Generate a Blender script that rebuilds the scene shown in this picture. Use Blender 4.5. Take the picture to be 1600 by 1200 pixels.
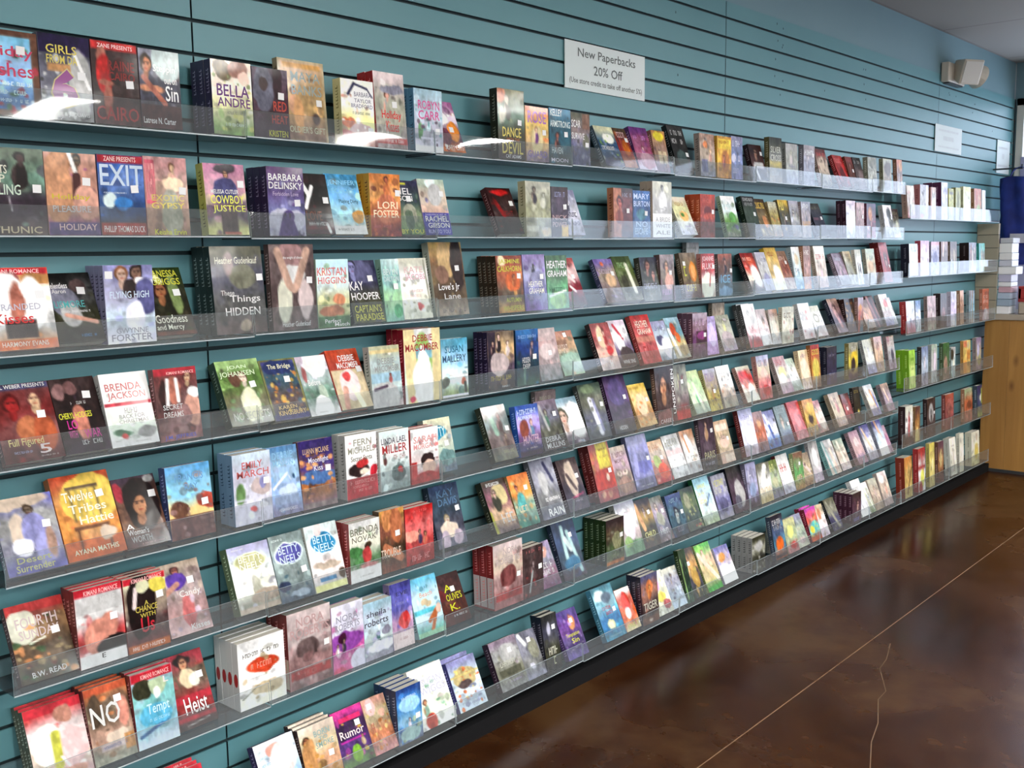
import bpy, math, random
import numpy as np
from mathutils import Matrix, Vector

for o in list(bpy.data.objects):
    bpy.data.objects.remove(o)
SC = bpy.context.scene
COL = SC.collection

# ------------------------------------------------------------------ camera
CAM_POS = (-1.3921, -2.1896, 1.4561)
yaw, pit, rol = 0.8514, 0.1268, -0.0123
cy_, sy_, cp_, sp_ = math.cos(yaw), math.sin(yaw), math.cos(pit), math.sin(pit)
fwd = Vector((sy_ * cp_, cy_ * cp_, -sp_))
rgt = Vector((cy_, -sy_, 0))
upv = rgt.cross(fwd)
cr_, sr_ = math.cos(rol), math.sin(rol)
R2 = cr_ * rgt + sr_ * upv
U2 = -sr_ * rgt + cr_ * upv
cam_d = bpy.data.cameras.new('camera')
cam_d.sensor_width = 36
cam_d.lens = 1625.46 * 36 / 1600
cam_d.clip_start = 0.05
cam = bpy.data.objects.new('camera', cam_d)
COL.objects.link(cam)
cam.matrix_world = Matrix(((R2.x, U2.x, -fwd.x, CAM_POS[0]), (R2.y, U2.y, -fwd.y, CAM_POS[1]),
                           (R2.z, U2.z, -fwd.z, CAM_POS[2]), (0, 0, 0, 1)))
SC.camera = cam

# ------------------------------------------------------------------ colour management, world
SC.view_settings.view_transform = 'Standard'
SC.view_settings.look = 'None'
SC.view_settings.exposure = 0.88
SC.view_settings.gamma = 1.0
SC.view_settings.use_curve_mapping = False
W = bpy.data.worlds.new('world')
SC.world = W
W.use_nodes = True
bg = W.node_tree.nodes['Background']
bg.inputs[0].default_value = (0.74, 0.82, 1.0, 1)
bg.inputs[1].default_value = 2.5
SC.cycles.max_bounces = 8
SC.cycles.transparent_max_bounces = 24
SC.cycles.diffuse_bounces = 4
SC.cycles.glossy_bounces = 4
SC.cycles.sample_clamp_indirect = 6.0

CEIL = 2.68
LAMP_STRENGTH = 34.0

# ------------------------------------------------------------------ helpers
def lin(c):
    c = np.asarray(c, float)
    return np.where(c <= 0.04045, c / 12.92, ((c + 0.055) / 1.055) ** 2.4)


def hx(s):
    if len(s) == 3:
        return np.array([int(ch, 16) / 15 for ch in s])
    return np.array([int(s[i:i + 2], 16) / 255 for i in (0, 2, 4)])


def tag(o, label=None, cat=None, group=None, kind=None):
    if label: o['label'] = label
    if cat: o['category'] = cat
    if group: o['group'] = group
    if kind: o['kind'] = kind
    return o


def empty(name, loc=(0, 0, 0)):
    o = bpy.data.objects.new(name, None)
    o.empty_display_size = 0.05
    o.location = loc
    COL.objects.link(o)
    return o


class MB:
    """collects boxes, quads and lathes; build() links them as one mesh object"""
    def __init__(s): s.v, s.f, s.mi = [], [], []
    def quad(s, pts, m=0):
        n = len(s.v); s.v += [tuple(p) for p in pts]; s.f.append(tuple(range(n, n + len(pts)))); s.mi.append(m)
    def box(s, x0, x1, y0, y1, z0, z1, m=0, mat=None):
        P = [(x, y, z) for x in (x0, x1) for y in (y0, y1) for z in (z0, z1)]
        if mat is not None: P = [tuple(mat @ Vector(p)) for p in P]
        n = len(s.v); s.v += P
        for q in ((0, 1, 3, 2), (4, 6, 7, 5), (0, 4, 5, 1), (2, 3, 7, 6), (0, 2, 6, 4), (1, 5, 7, 3)):
            s.f.append(tuple(n + i for i in q)); s.mi.append(m)
    def lathe(s, prof, mat, seg=24, m=0):
        n = len(s.v)
        for r, z in prof:
            for k in range(seg):
                a = 2 * math.pi * k / seg
                s.v.append(tuple(mat @ Vector((r * math.cos(a), r * math.sin(a), z))))
        for i in range(len(prof) - 1):
            for k in range(seg):
                a, b = n + i * seg + k, n + i * seg + (k + 1) % seg
                s.f.append((a, b, b + seg, a + seg)); s.mi.append(m)
        s.f.append(tuple(n + k for k in reversed(range(seg)))); s.mi.append(m)
        s.f.append(tuple(n + (len(prof) - 1) * seg + k for k in range(seg))); s.mi.append(m)
    def build(s, name, mats, parent=None, smooth=False, bevel=0):
        me = bpy.data.meshes.new(name)
        me.from_pydata(s.v, [], s.f)
        mats = mats if isinstance(mats, (list, tuple)) else [mats]
        for mm in mats: me.materials.append(mm)
        me.polygons.foreach_set('material_index', s.mi)
        if smooth: me.polygons.foreach_set('use_smooth', [True] * len(s.f))
        me.update()
        o = bpy.data.objects.new(name, me)
        COL.objects.link(o)
        if parent: o.parent = parent
        if bevel:
            b = o.modifiers.new('bevel', 'BEVEL'); b.width = bevel; b.segments = 2; b.limit_method = 'ANGLE'
        return o


def mat(name, rgb=(0.5, 0.5, 0.5), rough=0.5, spec=0.5, metal=0, emit=None, es=0):
    m = bpy.data.materials.new(name)
    m.use_nodes = True
    p = m.node_tree.nodes['Principled BSDF']
    p.inputs['Base Color'].default_value = (*rgb, 1)
    p.inputs['Roughness'].default_value = rough
    p.inputs['Specular IOR Level'].default_value = spec
    p.inputs['Metallic'].default_value = metal
    if emit is not None:
        p.inputs['Emission Color'].default_value = (*emit, 1)
        p.inputs['Emission Strength'].default_value = es
    return m


def nodes(m): return m.node_tree.nodes, m.node_tree.links, m.node_tree.nodes['Principled BSDF']


def noise_mat(name, c1, c2, scale, rough=0.5, detail=4, bump=0.0, bscale=None, stretch=(1, 1, 1), rr=None):
    m = mat(name, c1, rough)
    N, L, p = nodes(m)
    tc = N.new('ShaderNodeTexCoord'); mp = N.new('ShaderNodeMapping'); mp.inputs['Scale'].default_value = stretch
    nz = N.new('ShaderNodeTexNoise'); nz.inputs['Scale'].default_value = scale; nz.inputs['Detail'].default_value = detail
    rp = N.new('ShaderNodeValToRGB')
    rp.color_ramp.elements[0].position = 0.35; rp.color_ramp.elements[0].color = (*c1, 1)
    rp.color_ramp.elements[1].position = 0.68; rp.color_ramp.elements[1].color = (*c2, 1)
    L.new(tc.outputs['Object'], mp.inputs[0]); L.new(mp.outputs[0], nz.inputs[0]); L.new(nz.outputs[0], rp.inputs[0])
    L.new(rp.outputs[0], p.inputs['Base Color'])
    if bump:
        n2 = N.new('ShaderNodeTexNoise'); n2.inputs['Scale'].default_value = bscale or scale * 4
        bp = N.new('ShaderNodeBump'); bp.inputs['Strength'].default_value = bump; bp.inputs['Distance'].default_value = 0.002
        L.new(mp.outputs[0], n2.inputs[0]); L.new(n2.outputs[0], bp.inputs['Height']); L.new(bp.outputs[0], p.inputs['Normal'])
    if rr:
        mr = N.new('ShaderNodeMapRange'); mr.inputs['To Min'].default_value = rr[0]; mr.inputs['To Max'].default_value = rr[1]
        L.new(nz.outputs[0], mr.inputs[0]); L.new(mr.outputs[0], p.inputs['Roughness'])
    return m


M = {}
M['slat'] = noise_mat('teal_slatwall_laminate', (0.105, 0.268, 0.305), (0.116, 0.286, 0.323), 2.2, 0.42, bump=0.05, bscale=60, rr=(0.38, 0.48))
M['upper'] = noise_mat('teal_wall_paint', (0.16, 0.275, 0.32), (0.175, 0.295, 0.34), 1.6, 0.6, bump=0.05, bscale=90)
M['plain'] = noise_mat('store_wall_paint', (0.42, 0.42, 0.38), (0.47, 0.46, 0.42), 1.5, 0.7)
M['screw'] = mat('screw_hole_dark', (0.03, 0.07, 0.075), 0.6)
M['slot'] = mat('slot_interior_dark', (0.018, 0.040, 0.046), 0.7)
# acrylic: a thin clear sheet, part mirror at grazing angles
def acrylic(name, tint, wav, haze=0.0):
    m = bpy.data.materials.new(name); m.use_nodes = True
    N, L = m.node_tree.nodes, m.node_tree.links
    N.remove(N['Principled BSDF'])
    out = N['Material Output']
    tr = N.new('ShaderNodeBsdfTransparent'); tr.inputs[0].default_value = (*tint, 1)
    gl = N.new('ShaderNodeBsdfGlossy'); gl.inputs['Roughness'].default_value = 0.035
    ge = N.new('ShaderNodeNewGeometry')
    def mth(op, a, b=None):
        q = N.new('ShaderNodeMath'); q.operation = op
        for i_, v_ in enumerate((a, b)):
            if v_ is None: continue
            if isinstance(v_, (int, float)): q.inputs[i_].default_value = v_
            else: L.new(v_, q.inputs[i_])
        return q.outputs[0]
    dt = N.new('ShaderNodeVectorMath'); dt.operation = 'DOT_PRODUCT'
    L.new(ge.outputs['Incoming'], dt.inputs[0]); L.new(ge.outputs['Normal'], dt.inputs[1])
    c_ = mth('SUBTRACT', 1.0, mth('ABSOLUTE', dt.outputs['Value']))
    frv = mth('ADD', 0.045, mth('MULTIPLY', 0.955, mth('POWER', c_, 5.0)))
    mx = N.new('ShaderNodeMixShader')
    nz = N.new('ShaderNodeTexNoise'); nz.inputs['Scale'].default_value = 2.0; nz.inputs['Detail'].default_value = 0.8
    tc = N.new('ShaderNodeTexCoord'); mp = N.new('ShaderNodeMapping'); mp.inputs['Scale'].default_value = (1, 3, 3)
    bp = N.new('ShaderNodeBump'); bp.inputs['Strength'].default_value = wav; bp.inputs['Distance'].default_value = 0.01
    L.new(tc.outputs['Object'], mp.inputs[0]); L.new(mp.outputs[0], nz.inputs[0]); L.new(nz.outputs[0], bp.inputs['Height'])
    L.new(bp.outputs[0], gl.inputs['Normal'])
    L.new(frv, mx.inputs[0]); L.new(tr.outputs[0], mx.inputs[1]); L.new(gl.outputs[0], mx.inputs[2])
    df = N.new('ShaderNodeBsdfDiffuse'); df.inputs[0].default_value = (0.75, 0.78, 0.8, 1)
    m2 = N.new('ShaderNodeMixShader'); m2.inputs[0].default_value = haze
    L.new(mx.outputs[0], m2.inputs[1]); L.new(df.outputs[0], m2.inputs[2])
    L.new(m2.outputs[0], out.inputs[0])
    return m
M['acrylic'] = acrylic('clear_acrylic', (0.92, 0.94, 0.95), 0.32, 0.05)
M['tray'] = acrylic('shade_tinted_tray', (0.42, 0.49, 0.53), 0.2, 0.05)  # tint darkened to put the shade bands beneath the shelves into the colour
M['edge'] = mat('acrylic_edge', (0.45, 0.52, 0.55), 0.2)
M['glass'] = acrylic('window_glass', (0.95, 0.97, 0.98), 0.0)
M['page'] = noise_mat('book_pages', (0.62, 0.58, 0.49), (0.72, 0.69, 0.62), 40, 0.85, stretch=(1, 30, 1))
M['sticker'] = mat('white_sticker', (0.85, 0.85, 0.86), 0.5)
M['paper'] = noise_mat('sign_paper', (0.66, 0.74, 0.74), (0.70, 0.77, 0.77), 3, 0.55)
M['ink'] = mat('black_ink', (0.09, 0.11, 0.11), 0.5)
M['faintink'] = mat('faint_ink', (0.45, 0.45, 0.50), 0.5)
M['cream'] = mat('cream_plastic', (0.60, 0.55, 0.47), 0.45)
M['lens'] = mat('lamp_lens', (0.62, 0.60, 0.56), 0.3)
M['dark'] = mat('dark_plastic', (0.03, 0.035, 0.04), 0.4)
M['white'] = mat('white_trim_paint', (0.62, 0.60, 0.54), 0.5)
M['base'] = mat('shelf_shade_black', (0.007, 0.007, 0.008), 0.8, 0.15)  # near black painted as the shade below the lowest shelves
# printed book cover: colours are stored on the mesh
cv = mat('printed_cover', (0.5, 0.5, 0.5), 0.45, 0.15)
N, L, p = nodes(cv)
at = N.new('ShaderNodeAttribute'); at.attribute_name = 'print'
L.new(at.outputs['Color'], p.inputs['Base Color'])
p.inputs['Coat Weight'].default_value = 0.4
p.inputs['Coat Roughness'].default_value = 0.1
nz = N.new('ShaderNodeTexNoise'); nz.inputs['Scale'].default_value = 9
bp = N.new('ShaderNodeBump'); bp.inputs['Strength'].default_value = 0.25; bp.inputs['Distance'].default_value = 0.004
tc = N.new('ShaderNodeTexCoord')
L.new(tc.outputs['Object'], nz.inputs[0]); L.new(nz.outputs[0], bp.inputs['Height']); L.new(bp.outputs[0], p.inputs['Normal'])
L.new(bp.outputs[0], p.inputs['Coat Normal'])
M['cover'] = cv
# stained concrete
fl = mat('stained_concrete', (0.1, 0.05, 0.03), 0.2, 0.17)
N, L, p = nodes(fl)
tc = N.new('ShaderNodeTexCoord')
n1 = N.new('ShaderNodeTexNoise'); n1.inputs['Scale'].default_value = 1.3; n1.inputs['Detail'].default_value = 9; n1.inputs['Roughness'].default_value = 0.5; n1.inputs['Distortion'].default_value = 0.2
n2 = N.new('ShaderNodeTexNoise'); n2.inputs['Scale'].default_value = 14; n2.inputs['Detail'].default_value = 6
mxn = N.new('ShaderNodeMix'); mxn.data_type = 'FLOAT'; mxn.inputs[0].default_value = 0.22
rp = N.new('ShaderNodeValToRGB')
stops = [(0.38, (0.019, 0.005, 0.0013)), (0.46, (0.031, 0.009, 0.002)), (0.54, (0.047, 0.016, 0.0045)), (0.63, (0.078, 0.036, 0.013))]
for k_ in range(2): rp.color_ramp.elements.new(0.5)
for e, (pos, c) in zip(list(rp.color_ramp.elements), stops):
    e.position = pos; e.color = (*c, 1)
L.new(tc.outputs['Object'], n1.inputs[0]); L.new(tc.outputs['Object'], n2.inputs[0])
L.new(n1.outputs[0], mxn.inputs[2]); L.new(n2.outputs[0], mxn.inputs[3]); L.new(mxn.outputs[0], rp.inputs[0])
L.new(rp.outputs[0], p.inputs['Base Color'])
mr = N.new('ShaderNodeMapRange'); mr.inputs['From Min'].default_value = 0.35; mr.inputs['From Max'].default_value = 0.65; mr.inputs['To Min'].default_value = 0.17; mr.inputs['To Max'].default_value = 0.32
L.new(n1.outputs[0], mr.inputs[0]); L.new(mr.outputs[0], p.inputs['Roughness'])
bp = N.new('ShaderNodeBump'); bp.inputs['Strength'].default_value = 0.0; bp.inputs['Distance'].default_value = 0.002
L.new(n1.outputs[0], bp.inputs['Height']); L.new(bp.outputs[0], p.inputs['Normal'])
M['floor'] = fl
M['joint'] = mat('saw_cut_joint', (0.28, 0.17, 0.09), 0.6)
M['crack'] = mat('hairline_crack', (0.17, 0.11, 0.06), 0.6)
# ceiling tiles
ce = mat('ceiling_tiles', (0.4, 0.38, 0.35), 0.8)
N, L, p = nodes(ce)
tc = N.new('ShaderNodeTexCoord'); br = N.new('ShaderNodeTexBrick'); br.offset = 0
br.inputs['Scale'].default_value = 1.0; br.inputs['Brick Width'].default_value = 1.22; br.inputs['Row Height'].default_value = 0.61
br.inputs['Mortar Size'].default_value = 0.012
br.inputs['Color1'].default_value = (0.34, 0.325, 0.30, 1); br.inputs['Color2'].default_value = (0.36, 0.34, 0.32, 1); br.inputs['Mortar'].default_value = (0.27, 0.255, 0.24, 1)
L.new(tc.outputs['Object'], br.inputs[0]); L.new(br.outputs[0], p.inputs['Base Color'])
M['ceil'] = ce
# knotty pine
wd = mat('knotty_pine', (0.3, 0.16, 0.05), 0.45)
N, L, p = nodes(wd)
tc = N.new('ShaderNodeTexCoord'); mp = N.new('ShaderNodeMapping'); mp.inputs['Scale'].default_value = (9, 9, 0.7)
n1 = N.new('ShaderNodeTexNoise'); n1.inputs['Scale'].default_value = 1.5; n1.inputs['Detail'].default_value = 6; n1.inputs['Distortion'].default_value = 0.6
rp = N.new('ShaderNodeValToRGB')
rp.color_ramp.elements[0].position = 0.3; rp.color_ramp.elements[0].color = (0.27, 0.125, 0.028, 1)
rp.color_ramp.elements[1].position = 0.75; rp.color_ramp.elements[1].color = (0.44, 0.23, 0.062, 1)
vo = N.new('ShaderNodeTexVoronoi'); vo.inputs['Scale'].default_value = 1.0
mp2 = N.new('ShaderNodeMapping'); mp2.inputs['Scale'].default_value = (9, 9, 4.5)
r2 = N.new('ShaderNodeValToRGB'); r2.color_ramp.elements[0].position = 0.03; r2.color_ramp.elements[0].color = (0.3, 0.22, 0.2, 1); r2.color_ramp.elements[1].position = 0.22; r2.color_ramp.elements[1].color = (1, 1, 1, 1)
mm = N.new('ShaderNodeMix'); mm.data_type = 'RGBA'; mm.blend_type = 'MULTIPLY'; mm.inputs[0].default_value = 0.8
L.new(tc.outputs['Object'], mp.inputs[0]); L.new(mp.outputs[0], n1.inputs[0]); L.new(n1.outputs[0], rp.inputs[0])
L.new(tc.outputs['Object'], mp2.inputs[0]); L.new(mp2.outputs[0], vo.inputs[0]); L.new(vo.outputs['Distance'], r2.inputs[0])
L.new(rp.outputs[0], mm.inputs[6]); L.new(r2.outputs[0], mm.inputs[7]); L.new(mm.outputs[2], p.inputs['Base Color'])
M['pine'] = wd
M['ctop'] = noise_mat('counter_laminate', (0.36, 0.31, 0.25), (0.42, 0.37, 0.31), 12, 0.3)
M['beige'] = noise_mat('beige_board', (0.34, 0.30, 0.22), (0.38, 0.34, 0.26), 4, 0.55)
M['bluecloth'] = noise_mat('royal_blue_cloth', (0.008, 0.016, 0.14), (0.015, 0.035, 0.26), 9, 0.75, bump=0.4, bscale=20)
M['tagcloth'] = mat('grey_label', (0.45, 0.45, 0.52), 0.6)
M['redbox'] = mat('red_card', (0.35, 0.03, 0.03), 0.4)
M['poster'] = noise_mat('lilac_blocker', (0.30, 0.30, 0.46), (0.36, 0.36, 0.52), 3, 0.4)

# ------------------------------------------------------------------ room shell
P_ = 0.0762
G0 = 1.9952                      # height of the groove numbered 0
X0, X1, XL, YB = -2.4386, 6.34, -4.6, -8.2
TOP = G0 + 5.83 * P_
def slat_wall():
    mb = MB()
    # profile in (y, z): board faces with a T-shaped slot between them
    g = 0.0047
    edges = []
    seams = [-2.4386, 0.0, 2.4386, 4.8772, X1]
    for i in range(4):
        a, b = seams[i] + (0.0024 if i else 0), seams[i + 1] - 0.0024
        zs = TOP
        for k in range(-5, 27):
            zc = G0 - k * P_
            lo = zc + g
            if zs - lo > 0.004:
                mb.quad([(a, 0, lo), (b, 0, lo), (b, 0, zs), (a, 0, zs)])
                mb.quad([(a, 0, lo), (a, 0.005, lo), (b, 0.005, lo), (b, 0, lo)], 0)       # lip underside
                mb.quad([(a, 0, zs), (b, 0, zs), (b, 0.005, zs), (a, 0.005, zs)])
            for zz in (lo, zc - g):
                s_ = 1 if zz == lo else -1
                mb.quad([(a, 0.005, zz), (b, 0.005, zz), (b, 0.005, zz + s_ * 0.006), (a, 0.005, zz + s_ * 0.006)], 2)
            mb.quad([(a, 0.014, zc - 0.012), (b, 0.014, zc - 0.012), (b, 0.014, zc + 0.012), (a, 0.014, zc + 0.012)], 2)
            zs = zc - g
            if k == 26 or zs < 0.0: break
        if zs > 0: mb.quad([(a, 0, 0), (b, 0, 0), (b, 0, zs), (a, 0, zs)])
        mb.box(seams[i], seams[i + 1], 0.0145, 0.019, 0, TOP, 2)
    rnd = random.Random(4)
    for k in range(34):
        x = rnd.choice([0.35, 0.9, 1.5, 2.1, 2.9, 3.4, 3.8, 4.3, 5.05, 5.2, 5.5, 5.9]) + rnd.uniform(-.05, .05)
        z = G0 + P_ * (rnd.choice([5.4, 4.5, 4.4, 3.5, 2.5, 1.5])) + rnd.uniform(-.01, .01)
        mb.box(x, x + 0.005, -0.0006, 0.0, z, z + 0.008, 1)
    o = mb.build('wall_back', [M['slat'], M['screw'], M['slot']])
    return tag(o, 'teal slatwall boards behind the bookshelves', kind='structure')
slat_wall()
m = MB(); m.box(XL, X1, 0.006, 0.02, TOP, CEIL); m.box(XL, X0, 0.0, 0.02, 0, TOP); m.build('wall_back_upper', M['upper'])
tag(bpy.data.objects['wall_back_upper'], 'plain painted wall strip above the slatwall', kind='structure')
m = MB(); m.box(XL - .1, X1 + .3, 0.02, 0.14, 0, CEIL); tag(m.build('wall_back_core', M['plain']), kind='structure')
m = MB(); m.quad([(XL - .2, YB - .2, 0), (X1 + .3, YB - .2, 0), (X1 + .3, 0.14, 0), (XL - .2, 0.14, 0)])
def strip(pts, w, mi):
    for (xa, ya), (xb, yb) in zip(pts[:-1], pts[1:]):
        d = Vector((xb - xa, yb - ya)).normalized(); n = Vector((-d.y, d.x)) * w
        m.quad([(xa - n.x, ya - n.y, 0.0006), (xb - n.x, yb - n.y, 0.0006), (xb + n.x, yb + n.y, 0.0006), (xa + n.x, ya + n.y, 0.0006)], mi)
strip([(-4.4, -0.758), (1.037, -0.742), (4.306, -0.718), (6.3, -0.705)], 0.0017, 1)
strip([(2.3, -0.80), (2.146, -0.846), (2.05, -0.86), (1.879, -0.949), (1.80, -0.955), (1.634, -1.021), (1.50, -1.055), (1.347, -1.114), (1.1, -1.2), (0.6, -1.28)], 0.0014, 2)
tag(m.build('floor', [M['floor'], M['joint'], M['crack']]), 'glossy brown stained concrete floor with a pale saw cut', kind='structure')
m = MB(); m.box(XL - .2, X1 + .3, YB - .2, 0.14, CEIL, CEIL + .1); tag(m.build('ceiling', M['ceil']), kind='structure')
m = MB(); m.box(XL - .12, XL, YB, 0.0, 0, CEIL); tag(m.build('wall_left', M['plain']), kind='structure')
# front wall with three openings onto the street
def wall_open(name, axis, pos, th, a0, a1, holes, material):
    mb = MB()
    cuts = sorted(holes)
    def bx(u0, u1, z0, z1):
        if u1 - u0 < 1e-4 or z1 - z0 < 1e-4: return
        if axis == 'x': mb.box(pos, pos + th, u0, u1, z0, z1)
        else: mb.box(u0, u1, pos - th, pos, z0, z1)
    u = a0
    for (h0, h1, z0, z1) in cuts:
        bx(u, h0, 0, CEIL); bx(h0, h1, 0, z0); bx(h0, h1, z1, CEIL); u = h1
    bx(u, a1, 0, CEIL)
    return tag(mb.build(name, material), kind='structure')
FH = [(-3.6, -1.4, 0.9, 2.2), (0.6, 2.8, 0.9, 2.2)]
RH = [(-4.6, -2.7, 0.55, 2.44), (-2.3, -0.02, 0.55, 2.44)]
wall_open('wall_front', 'y', YB, 0.12, XL, X1, FH, M['plain'])
wall_open('wall_right', 'x', X1, 0.12, YB, 0.0, RH, M['upper'])
def window(n, axis, h, pos):
    h0, h1, z0, z1 = h
    mb, gp = MB(), MB()
    w = 0.045
    def bx(b, u0, u1, a, c, d0, d1):
        if axis == 'x': b.box(pos + d0, pos + d1, u0, u1, a, c)
        else: b.box(u0, u1, pos - d1, pos - d0, a, c)
    bx(mb, h0, h0 + w, z0, z1, -0.02, 0.08); bx(mb, h1 - w, h1, z0, z1, -0.02, 0.08)
    bx(mb, h0, h1, z0, z0 + w, -0.02, 0.08); bx(mb, h0, h1, z1 - w, z1, -0.02, 0.08)
    mid = (h0 + h1) / 2
    bx(mb, mid - 0.02, mid + 0.02, z0, z1, 0.0, 0.06)
    o = tag(mb.build(f'window_{n}', M['white']), kind='structure')
    bx(gp, h0 + w, h1 - w, z0 + w, z1 - w, 0.03, 0.036)
    g = gp.build('window_pane', M['glass'], o)
    # daylight portal in the opening
    ld = bpy.data.lights.new(f'daylight_{n}', 'AREA'); ld.shape = 'RECTANGLE'; ld.size = (h1 - h0); ld.size_y = (z1 - z0)
    ld.cycles.is_portal = True
    lo = bpy.data.objects.new(f'daylight_{n}', ld); COL.objects.link(lo)
    if axis == 'x':
        lo.location = (pos + 0.1, mid, (z0 + z1) / 2); lo.rotation_euler = (0, math.pi / 2, 0); ld.size, ld.size_y = (z1 - z0), (h1 - h0)
    else:
        lo.location = (mid, pos - 0.1, (z0 + z1) / 2); lo.rotation_euler = (math.pi / 2, 0, 0)
for i, h in enumerate(RH): window(i + 1, 'x', h, X1)
for i, h in enumerate(FH): window(i + 3, 'y', h, YB)
m = MB(); m.box(X0, 5.64, -0.142, 0, 0, 0.052); tag(m.build('shelf_shade_block', M['base']), kind='structure')  # added black block stands in for the shadow under the bottom shelf
m = MB(); m.box(X1 - 0.03, X1 - 0.022, -0.34, -0.06, 0.9, 2.05)  # lilac panel added so the nearest pane stays dim against the bright sky
tag(m.build('window_poster', M['poster']), 'lilac poster hanging in the window beside the slatwall', 'poster')

m = MB(); m.box(X1 - 0.008, X1 - .0005, -0.005, -0.0005, 0.05, TOP); tag(m.build('gap_strip_1', M['dark']), kind='structure')  # dark strip stands in for the shaded gap at the slatwall end
# ceiling fluorescent fixtures
def ceiling_light(x, y, lab, ln=1.2, wd=0.28):
    t = tag(empty('ceiling_light', (x, y, CEIL)), lab, 'ceiling light', 'fluorescent fixtures in the ceiling')
    a = MB(); a.box(-wd / 2 - .02, wd / 2 + .02, -ln / 2 - .02, ln / 2 + .02, -0.03, 0.0); a.build('housing', M['white'], t)
    b = MB(); b.box(-wd / 2, wd / 2, -ln / 2, ln / 2, -0.036, -0.031)
    b.build('diffuser', mat_lamp, t)
mat_lamp = mat('lamp_diffuser', (0.9, 0.9, 0.9), 0.5, emit=(1.0, 0.97, 0.92), es=LAMP_STRENGTH)
k = 0
for yy, rname in ((-2.75, 'nearest the slatwall'), (-4.9, 'middle of the store'), (-6.9, 'by the street windows')):
    for xx, cname in ((-3.2, 'first'), (-0.7, 'second'), (1.8, 'third'), (4.3, 'fourth')):
        ceiling_light(xx, yy, f'white fluorescent ceiling fixture, {cname} one in the row {rname}')

# ------------------------------------------------------------------ shelves
def shelf_mesh(w, depth, lip, back, tilt):
    mb = MB(); t = 0.003
    mb.box(0, w, -0.0035, -0.0008, 0, back)                                  # back plate up to the groove
    mb.box(0, w, -0.0008, 0.004, back - 0.004, back)                         # hook into the slot
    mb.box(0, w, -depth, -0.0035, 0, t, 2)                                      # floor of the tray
    n = 8                                                                    # front lip, leaning out a little
    for i in range(n):
        x0, x1 = w * i / n, w * (i + 1) / n
        for (ya, yb) in ((-depth - t, -depth),):
            pass
        v = [(x0, -depth - t, 0), (x1, -depth - t, 0), (x1, -depth - t - tilt, lip), (x0, -depth - t - tilt, lip)]
        mb.quad(v)
    for i in range(n):
        x0, x1 = w * i / n, w * (i + 1) / n
        mb.quad([(x1, -depth, 0), (x0, -depth, 0), (x0, -depth - tilt, lip), (x1, -depth - tilt, lip)])
    # polished edges
    mb.quad([(0, -depth - t - tilt, lip), (w, -depth - t - tilt, lip), (w, -depth - tilt, lip), (0, -depth - tilt, lip)], 1)
    mb.quad([(0, -depth, 0), (0, -depth - tilt, lip), (0, -depth - t - tilt, lip), (0, -depth - t, 0)], 1)
    mb.quad([(w, -depth, 0), (w, -depth - t, 0), (w, -depth - t - tilt, lip), (w, -depth - tilt, lip)], 1)
    mb.box(-0.0002, w + .0002, -depth - t - .0002, -depth - t + .0006, -0.0006, 0.0022, 1)
    return mb
ORD = ['top', 'second', 'third', 'fourth', 'fifth', 'sixth', 'seventh', 'bottom']
ORD6 = ['top', 'second', 'third', 'fourth', 'fifth', 'bottom']
NTH = ['', 'first', 'second', 'third', 'fourth', 'fifth', 'sixth', 'seventh', 'eighth', 'ninth']
def shelf_z(r): return G0 - (3.55 + 3 * (r - 1) + (0.42 if r == 8 else 0)) * P_ if r < 9 else G0 - (5.2 + 4 * (r - 11)) * P_
srnd = random.Random(11)
joints = [-0.56, 0.05, 0.66, 1.27, 1.87, 2.48, 3.09, 3.66, 4.09]
for r in range(1, 9):
    for i in range(8):
        a, b = joints[i] + 0.002, joints[i + 1] - 0.002
        dz = -0.004 if (i + r) % 2 else 0.0
        d = 0.122 if r < 8 else 0.158
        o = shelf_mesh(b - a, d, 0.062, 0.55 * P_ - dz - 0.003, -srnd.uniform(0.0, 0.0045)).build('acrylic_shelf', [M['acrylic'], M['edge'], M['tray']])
        o.location = (a, 0, shelf_z(r) + dz)
        tag(o, f'clear acrylic shelf with raised front lip, {ORD[r-1]} row, {NTH[9-i]} bay from counter', 'shelf', 'clear acrylic shelves on the slatwall')
for r in range(11, 17):
    xs = [4.11, 4.88, 5.62]
    if r == 16: xs[0] = 4.11
    for i in range(2):
        a, b = xs[i] + 0.002, xs[i + 1] - 0.002
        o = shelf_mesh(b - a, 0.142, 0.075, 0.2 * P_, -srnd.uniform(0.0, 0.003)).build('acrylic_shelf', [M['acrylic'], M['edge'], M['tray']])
        o.location = (a, 0, shelf_z(r))
        tag(o, f'clear acrylic shelf with tall front lip, {ORD6[r-11]} row, {("farther from", "against")[i]} the pine counter', 'shelf', 'deeper shelves of the end bay')

# ------------------------------------------------------------------ lettering
_txt = {}
def text_mesh(s, bold=0.010):
    if (s, bold) in _txt: return _txt[(s, bold)]
    c = bpy.data.curves.new('lettering', 'FONT'); c.body = s; c.resolution_u = 2; c.fill_mode = 'FRONT'; c.offset = bold
    o = bpy.data.objects.new('lettering', c); COL.objects.link(o)
    dg = bpy.context.evaluated_depsgraph_get(); me = o.evaluated_get(dg).to_mesh()
    V = np.array([v.co[:2] for v in me.vertices]) if len(me.vertices) else np.zeros((0, 2))
    Fc = [tuple(p.vertices) for p in me.polygons]
    o.evaluated_get(dg).to_mesh_clear(); bpy.data.objects.remove(o); bpy.data.curves.remove(c)
    if len(V):
        lo, hi = V.min(0), V.max(0); V = (V - lo) / np.maximum(hi - lo, 1e-6)
    _txt[(s, bold)] = (V, Fc)
    return _txt[(s, bold)]

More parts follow.
